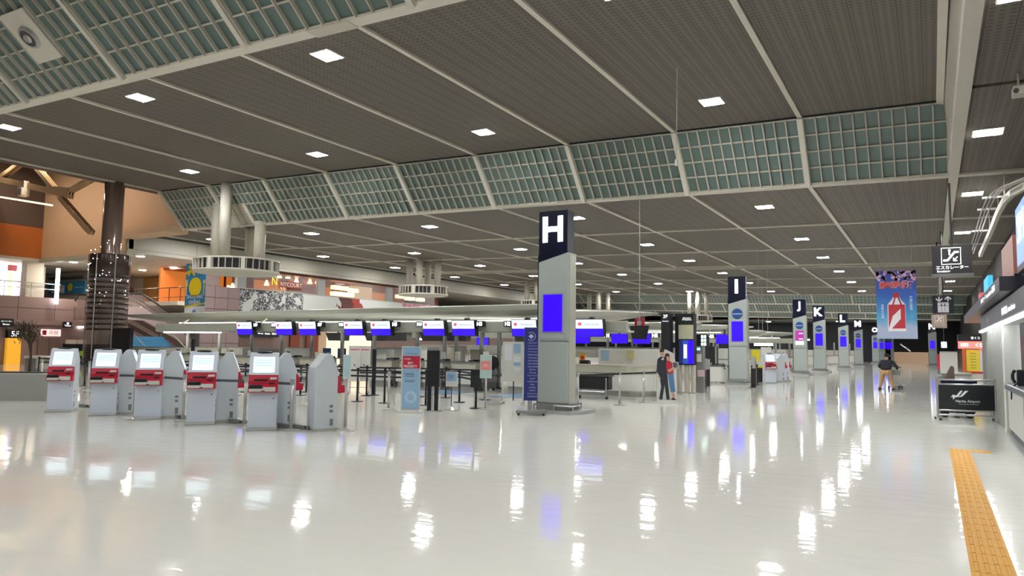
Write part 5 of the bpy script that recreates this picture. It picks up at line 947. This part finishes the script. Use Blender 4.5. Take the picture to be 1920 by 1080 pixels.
t = thing('white_pier', 'white square pier at the end of the service counter', 'pier', loc=(1.28, 18.0, 0)); MB().box(.0, .28, 0, .5, 0, 2.9).build('shaft', M_white, t); MB().box(-.01, .3, -.01, .51, 0, .1).build('skirting', M_white, t)
p = XP(1895, 718, 1.5); t = thing('wall_telephone', 'black upright telephone with coiled cord on service counter', 'telephone', loc=(1.46, 16.6, 1.04)); MB().box(-.1, .1, -.06, .08, 0, .3).build('body', M_blk, t, bevel=.02); MB().tube([(-.13, -.05, .05), (-.17, -.06, .12), (-.17, -.06, .22), (-.13, -.05, .29)], .028).build('handset', M_blk, t); MB().tube([(-.1, -.1, .05), (-.14, -.15, .02), (-.2, -.18, -.04), (-.21, -.18, -.25)], .012).build('cord', M_navy, t)
t = thing('desk_telephone', 'pale beige telephone lying on the right service counter', 'telephone', loc=(1.55, 15.2, 1.04)); MB().box(-.14, .14, -.12, .12, 0, .06).build('base', M_offw, t, bevel=.02); MB().box(-.13, .13, -.03, .03, .06, .1).build('handset', M_offw, t, bevel=.02)
t = thing('slatted_shutter', 'grey vertical slat shutter beside the white pier', 'shutter', loc=(1.4, 19.0, 0)); sm = MB().box(-.1, .05, 0, .07, 0, 2.5).mesh('slat', mat('slat_grey', 'B4B4AC', .4, metal=.1))
for k in range(20): link('slat', sm, t, (0, .1 + .36 * k, .02))
MB().box(.06, .1, 0, 7.3, .02, 2.5).build('backing', M_dgrey, t)
# fascia signs over the shop
t = thing('shop_fascia', 'dark shop fascia sign boards with light strip below, right edge', 'sign', loc=(1.1, 0, 0)); MB().box(.06, .4, 12.2, 23.4, 2.24, 2.62).build('lower_board', mat('fascia_slate', '55555A', .4), t); MB().box(-.12, .4, 14.2, 29.5, 2.66, 2.9).build('upper_board', mat('fascia_black', '2E2E34', .35), t); MB().box(.02, .1, 11.5, 23.4, 2.19, 2.23).build('light_strip', M_led, t); MB().box(.0, .4, 11.5, 23.4, 2.225, 2.25).build('strip_housing', M_grey, t)
def fside(s, y, z, w, h, m, x): text(s, t, (x, y, z), m, w=w, h=h, rz=-math.pi / 2)
fside('|SIMカード translator 翻訳', 17.2, 2.78, 4.2, .14, M_sgn, -.125); fside('携帯電話 translation', 15.2, 2.42, 2.6, .14, M_sgn, .055); fside('1F', 20.5, 2.4, .3, .12, M_wprint, .055)
for k, (nm, y0, y1, z0, z1, m, lab) in enumerate((('lit_poster', 12.4, 13.8, 3.0, 3.9, mat('blue_poster', '6A8AD8', .4, emit=.9), 'bright blue lit poster panel above the right fascia'), ('lit_poster', 14.4, 16.6, 2.95, 3.6, mat('brown_poster', '8A5A4A', .4, emit=.3), 'brown photographic poster above the right fascia'), ('lit_poster', 20.6, 22.2, 2.95, 3.5, mat('cyan_poster', '3AA8D8', .4, emit=.8), 'small cyan lit poster above the right fascia'), ('lit_poster', 23.6, 24.8, 2.95, 3.3, mat('red_poster', 'C04A4A', .4, emit=.5), 'small red poster above the right fascia'))):
    t = thing(nm, lab, 'poster', loc=(1.2, 0, 0)); MB().box(0, .1, y0, y1, z0, z1).build('panel', m, t); MB().box(.0, .12, y0 - .05, y1 + .05, 2.9, z0).build('frame', M_blk, t)
    if k == 0: text('SIM', t, (-.01, 13.1, 3.55), M_sgn, w=.9, rz=-math.pi / 2)
# curved conduit rack under the right ceiling
t = thing('conduit_rack', 'curved white cable rail with thin conduits under right ceiling', 'conduit'); zq = 6.6
pth = [(1960, 335), (1920, 350), (1898, 362), (1884, 376), (1872, 398), (1856, 438), (1838, 478)]
P_ = [G(q[0], q[1], zq - .05 * i) for i, q in enumerate(pth)]
mb = MB()
for a, b in zip(P_[:-1], P_[1:]): mb.bar(a, b, .12, .22)
mb.build('rail', M_rib, t)
for k in range(3):
    mb = MB(); mb.tube([q + Vector((-.28 - .1 * k, 0, .08)) for q in P_], .022, 6); mb.build('conduit', M_steel, t)
for i in (3, 4, 5): mb = MB(); mb.box(P_[i].x - .6, P_[i].x + .05, P_[i].y - .06, P_[i].y + .06, P_[i].z + .1, P_[i].z + .16); mb.cyl((P_[i].x, P_[i].y, P_[i].z), (P_[i].x, P_[i].y, zB(P_[i].x) + .1), .02); mb.build('clamp', M_steel, t)
p = G(1910, 172, 7.0); t = thing('security_camera', 'small cream box camera under the right ceiling', 'camera', loc=p); MB().cbox(0, 0, 0, .22, .34, .18).build('housing', M_offw, t, bevel=.02); MB().cyl((0, 0, .09), (0, 0, zB(p.x) - p.z + .1), .02).build('stem', M_offw, t); MB().cyl((-.06, -.22, -.03), (-.06, -.17, -.03), .05).build('lens', M_blk, t)
# advertising barrier
A_ = G(1759, 787); B_ = G(1869, 791); t = thing('barrier', 'steel tube barrier with black airport banner panel', 'barrier', loc=(A_.x, A_.y, 0), rz=math.atan2(B_.y - A_.y, B_.x - A_.x)); L = (B_ - A_).length
for x in (0, L): MB().cyl((x, 0, .06), (x, 0, 1.02), .03).build('upright', M_chrome, t); MB().cyl((x, -.22, .05), (x, .22, .05), .02).build('foot', M_chrome, t); MB().ball((x, -.2, .035), .035, 8, 6).build('caster', M_blk, t); MB().ball((x, .2, .035), .035, 8, 6).build('caster', M_blk, t)
for z in (.98, .87, .24, .13): MB().cyl((0, 0, z), (L, 0, z), .022).build('rail', M_chrome, t)
bn = MB().box(.03, L - .03, -.012, .012, .26, .85).build('banner_panel', mat('banner_black', '17181C', .6), t)
text('Narita Airport', t, (L * .52, -.016, .46), M_wprint, w=.52, bold=.015); text('Connecting Japan to the World', t, (L * .53, -.016, .395), M_wprint, w=.42)
mb = MB(); mb.prism([(.38, .56), (.5, .72), (.55, .72), (.44, .56)], 'y', -.016, -.013); mb.prism([(.46, .56), (.6, .72), (.67, .72), (.54, .58)], 'y', -.016, -.013); mb.prism([(.28, .54), (.33, .62), (.44, .6), (.5, .57), (.4, .58), (.34, .5), (.32, .58)], 'y', -.016, -.013); mb.build('wing_logo', M_wprint, t)
# trolley with goods behind the barrier
t = thing('luggage_trolley', 'navy wheeled luggage trolley parked behind the airport barrier', 'trolley', loc=(.15, 21.6, 0)); MB().box(0, .75, 0, .8, .12, .3).build('deck', M_navy, t, bevel=.04); MB().box(0, .8, .0, .6, .76, .96).build('bag_bundle', M_navy, t, bevel=.03)
for x in (.08, .62): MB().cyl((x, -.02, .1), (x, .05, .1), .1, .1, 14).build('wheel', M_blk, t); MB().cyl((x, .1, .3), (x, .1, .78), .02).build('upright', M_chrome, t)
p = YP(1778, 705, 23.2); t = thing('stroller', 'folded dark stroller with brown hood and green lining behind barrier', 'stroller', loc=(p.x, 23.2, 0)); MB().prism([(-.25, .95), (-.05, 1.25), (.1, 1.5), (.2, 1.45), (.22, .9)], 'y', 0, .4).build('hood', mat('brown_cloth', '5A4A44', .8), t, bevel=.03); MB().prism([(-.3, .72), (-.15, .95), (.2, 1.1), (.28, .7), (.1, .75)], 'y', -.03, .42).build('seat_cloth', M_blk, t, bevel=.02); MB().box(-.15, .12, -.05, .2, .7, .84).build('green_lining', mat('lime'), t)
for x in (-.25, .25): MB().cyl((x, 0, .08), (x * .4, .2, .9), .015).build('frame_tube', M_blk, t); MB().cyl((x, -.03, .08), (x, .03, .08), .08, .08, 14).build('wheel', M_blk, t)
bpy.data.objects['stroller'].scale = (.72, .72, .86)
t, W, z0, z1 = yb('white_box_cart', 'white box on wheeled cart behind the barrier', 'cart', 1786, 702, 1822, 740, 24.5, .6, M_white); MB().box(-W, W, 0, .6, 0, z0).build('cart_base', M_mgrey, t); MB().box(-W, W, -.1, .7, z1, z1 + .04).build('lid', M_offw, t)
# lottery booth
t, W, z0, z1 = yb('lottery_booth', 'small lottery booth with black and red lit signs', 'booth', 1796, 627, 1845, 640, 36.0, 1.2, M_blk, 'black_sign'); text('宝くじ', t, (W * .35, -.01, (z0 + z1) / 2), M_sgn, w=W * .7); MB().box(-W, W, -.05, 0, z0 - .3, z0).build('red_lightbox', mat('red_lit', 'FF5040', .4, emit=2.0, ecol=(1, .12, .1)), t); text('LOTO', t, (-W * .5, -.06, z0 - .15), M_let, w=W * .55, h=.14); text('くじ', t, (W * .6, -.06, z0 - .15), M_let, w=W * .5, h=.14)
MB().box(-W * .7, -W * .45, 0, .2, 0, z0 - .3).build('orange_post', mat('booth_orange', 'D0602A', .5), t); MB().box(-W * .4, W * .6, .05, .1, .85, z0 - .34).build('yellow_board', mat('booth_yellow', 'C9B432', .5, emit=.25), t); MB().box(W * .6, W * .9, .05, .2, .8, z0 - .3).build('white_side', M_white, t); MB().box(-W * .45, W * .9, .0, .9, 0, .8).build('counter', M_offw, t); MB().box(-W * .4, W * .9, -.02, .0, .78, .86).build('red_trim', M_pr, t)
for k in range(6): MB().box(-W * .1, W * .35, .04, .05, 1.0 + .12 * k, 1.02 + .12 * k).build('print_line', M_txt, t)
t, W, z0, z1 = yb('white_screen_wall', 'white partition screen left of the lottery booth', 'partition', 1763, 661, 1795, 700, 42.0, .1, M_white); MB().box(-W, W, -.02, .12, z1, z1 + .05).build('cap', M_grey, t)
t, W, z0, z1 = yb('mint_sign', 'small mint green lit hanging sign right of N pillar', 'sign', 1765, 641, 1775, 652, 60.0, .1, mat('mint_lit')); MB().cyl((0, .05, z1), (0, .05, zB(1)), .02).build('hanger', M_dgrey, t)
t, W, z0, z1 = yb('red_stand', 'red printed stand beside the N pillar', 'stand', 1758, 664, 1763, 693, 60.0, .3, M_pr); MB().box(-W * 1.5, W * 1.5, -.1, .4, 0, .05).build('base', M_grey, t)
# ================================================================== TACTILE PAVING
t = thing('tactile_paving', 'yellow tactile guide strip with raised bars and short branch on floor', 'tactile paving')
tm = MB(); tm.box(-.148, .148, .003, .297, 0, .004)
for x in (-.105, -.035, .035, .105): tm.prism([(x - .017, .004), (x - .011, .009), (x + .011, .009), (x + .017, .004)], 'y', .012, .288)
tm = tm.mesh('tile', M_yel)
for k in range(37): link('tile', tm, t, (.352, 3.6 + .3 * k, .001))
tm2 = MB(); tm2.box(.003, .297, -.148, .148, 0, .004)
for k in range(4): tm2.prism([(.04 + .07 * k, .004), (.046 + .07 * k, .009), (.064 + .07 * k, .009), (.07 + .07 * k, .004)], 'y', -.13, .13)
tm2 = tm2.mesh('tile', M_yel); link('tile', tm2, t, (.505, 14.55, .001))
# ================================================================== PERSON WITH TROLLEY
pp = G(1662, 731)
pe = thing('person', 'person seen from behind in dark jacket and tan trousers pushing trolley', 'person', loc=(pp.x, pp.y, 0), rz=math.radians(-12)); pe.scale = (1.06, 1.06, .93)
def skin(name, V, Ed, m, parent, root, sub=2):
    me = bpy.data.meshes.new(name); ks = list(V); me.from_pydata([V[k][:3] for k in ks], [(ks.index(a), ks.index(b)) for a, b in Ed], []); me.materials.append(m)
    o = bpy.data.objects.new(name, me); COL.objects.link(o); o.parent = parent
    o.modifiers.new('skin', 'SKIN')
    if not me.skin_vertices: me.attributes.new('skin', 'FLOAT', 'POINT')
    for i, k in enumerate(ks):
        sv = me.skin_vertices[0].data[i]; r = V[k][3]; sv.radius = r if isinstance(r, tuple) else (r, r); sv.use_root = (k == root)
    s_ = o.modifiers.new('subdiv', 'SUBSURF'); s_.levels = sub; s_.render_levels = sub
    return o
Bd = {'pel': (0, 0, .86, (.13, .1)), 'sp': (0, .04, 1.05, (.13, .1)), 'ch': (0, .1, 1.24, (.15, .11)), 'nk': (0, .16, 1.38, .055), 'hb': (0, .19, 1.46, (.07, .08)), 'hd': (0, .21, 1.56, (.078, .095)), 'ht': (0, .21, 1.63, (.05, .06)),
      'sl': (-.18, .12, 1.3, .055), 'el': (-.29, .1, 1.06, .04), 'wl': (-.12, .36, .97, .03), 'hl': (-.06, .43, .97, .035), 'sr': (.18, .12, 1.3, .055), 'er': (.36, .16, 1.08, .04), 'wr': (.32, .4, .97, .03), 'hr': (.3, .47, .97, .035),
      'ql': (-.1, 0, .82, .085), 'kl': (-.17, .04, .46, .06), 'al': (-.22, -.1, .1, .04), 'tl': (-.24, .03, .05, .04), 'qr': (.1, 0, .82, .085), 'kr': (.17, .12, .46, .06), 'ar': (.22, .06, .1, .04), 'tr': (.24, .2, .05, .04)}
Ed = [('pel', 'sp'), ('sp', 'ch'), ('ch', 'nk'), ('nk', 'hb'), ('hb', 'hd'), ('hd', 'ht'), ('ch', 'sl'), ('sl', 'el'), ('el', 'wl'), ('wl', 'hl'), ('ch', 'sr'), ('sr', 'er'), ('er', 'wr'), ('wr', 'hr'), ('pel', 'ql'), ('ql', 'kl'), ('kl', 'al'), ('al', 'tl'), ('pel', 'qr'), ('qr', 'kr'), ('kr', 'ar'), ('ar', 'tr')]
skin('body', Bd, Ed, mat('skin_tone', 'B98C74', .6), pe, 'pel')
for sx_, hx in (('l', -.06), ('r', .3)):
    for k in range(5):
        x = hx + (.035 - .018 * k if k < 4 else .045 * (1 if sx_ == 'l' else -1)); MB().tube([(x, .44, .985), (x, .49 - (.02 if k == 4 else 0), .985), (x, .515 - (.04 if k == 4 else 0), .955), (x, .5, .93)], .009, 6).build('finger', mat('skin_tone'), pe)
def grow(keys, g): return {k: Bd[k][:3] + ((tuple(r + g for r in Bd[k][3]) if isinstance(Bd[k][3], tuple) else Bd[k][3] + g),) for k in keys}
M_jk = mat('dark_jacket', '1B1E28', .8, bump=.3); jk = grow(('pel', 'sp', 'ch', 'sl', 'el', 'wl', 'sr', 'er', 'wr'), .028); jk['pel'] = (0, .01, .84, (.21, .15)); jk['nk'] = (0, .15, 1.37, .07); jk['ch'] = (0, .1, 1.22, (.25, .17)); jk['sp'] = (0, .04, 1.03, (.22, .16))
skin('jacket', jk, [e for e in Ed if e[0] in jk and e[1] in jk], M_jk, pe, 'pel')
tr = grow(('pel', 'ql', 'kl', 'al', 'qr', 'kr', 'ar'), .025); skin('trousers', tr, [e for e in Ed if e[0] in tr and e[1] in tr], mat('tan_trousers', 'A98A5E', .8, bump=.3), pe, 'pel')
for x, y in ((-.23, -.04), (.23, .12)): MB().cbox(x, y, .045, .1, .27, .09).build('shoe', M_blk, pe, bevel=.03)
mb = MB(); mb.ball((0, .2, 1.585), .105, 14, 8, 1.05); mb.v = [v for v in mb.v]; mb.build('hair', mat('dark_hair', '1A1716', .7), pe, smooth=True)
for s_ in (-1, 1): MB().ball((s_ * .105, .22, 1.56), .025, 8, 6, 1.4).build('ear', mat('skin_tone'), pe)
c = pe.location; t = thing('luggage_trolley', 'steel airport luggage trolley pushed by the person', 'trolley', loc=(c.x + .3, c.y + .5, 0), rz=math.radians(-12))
MB().tube([(-.28, 0, .95), (-.1, .0, 1.0), (.1, .0, 1.0), (.28, 0, .95)], .022).build('handle', M_blk, t); mb = MB()
for x in (-.25, .25): mb.tube([(x, .0, .95), (x, .06, .5), (x, .1, .2), (x, .75, .16)], .018)
for z in (.35, .55): mb.tube([(-.25, .08, z), (.25, .08, z)], .014)
mb.tube([(-.25, .75, .16), (.25, .75, .16)], .018); mb.build('frame', M_chrome, t); MB().box(-.24, .24, .12, .72, .17, .2).build('deck', M_steel, t); MB().box(-.22, .22, -.02, .16, .62, .85).build('basket', mat('basket_grey', '8A948F', .5, metal=.3), t)
for x, y in ((-.26, .1), (.26, .1), (0, .72)): MB().cyl((x - .02, y, .08), (x + .02, y, .08), .08, .08, 14).build('wheel', M_blk, t)

# thin sensor cable below the raised ceiling, and a low desk behind the first kiosk
a = YP(1270, 132, 19.4); b = YP(1268, 300, 19.4); t = thing('hanging_cable', 'thin sensor cable hanging from the raised ceiling above H pillar', 'cable'); MB().cyl((a.x, a.y, zA(a.x) + .1), b, .012, .012, 6).build('cable', M_fin, t); MB().cbox(b.x, b.y, b.z - .08, .07, .07, .18).build('sensor', M_white, t)
p = G(72, 704); t = thing('low_desk', 'long white and steel desk behind the leftmost kiosk', 'desk', loc=(p.x, p.y, 0)); MB().box(-1.4, 1.4, 0, .7, .78, .9).build('top', M_white, t)
for x in (-1.3, 1.3): MB().box(x - .06, x + .06, .05, .65, 0, .78).build('leg_panel', M_mgrey, t)
MB().box(-.5, .2, .1, .5, .3, .78).build('drawer_unit', M_offw, t)
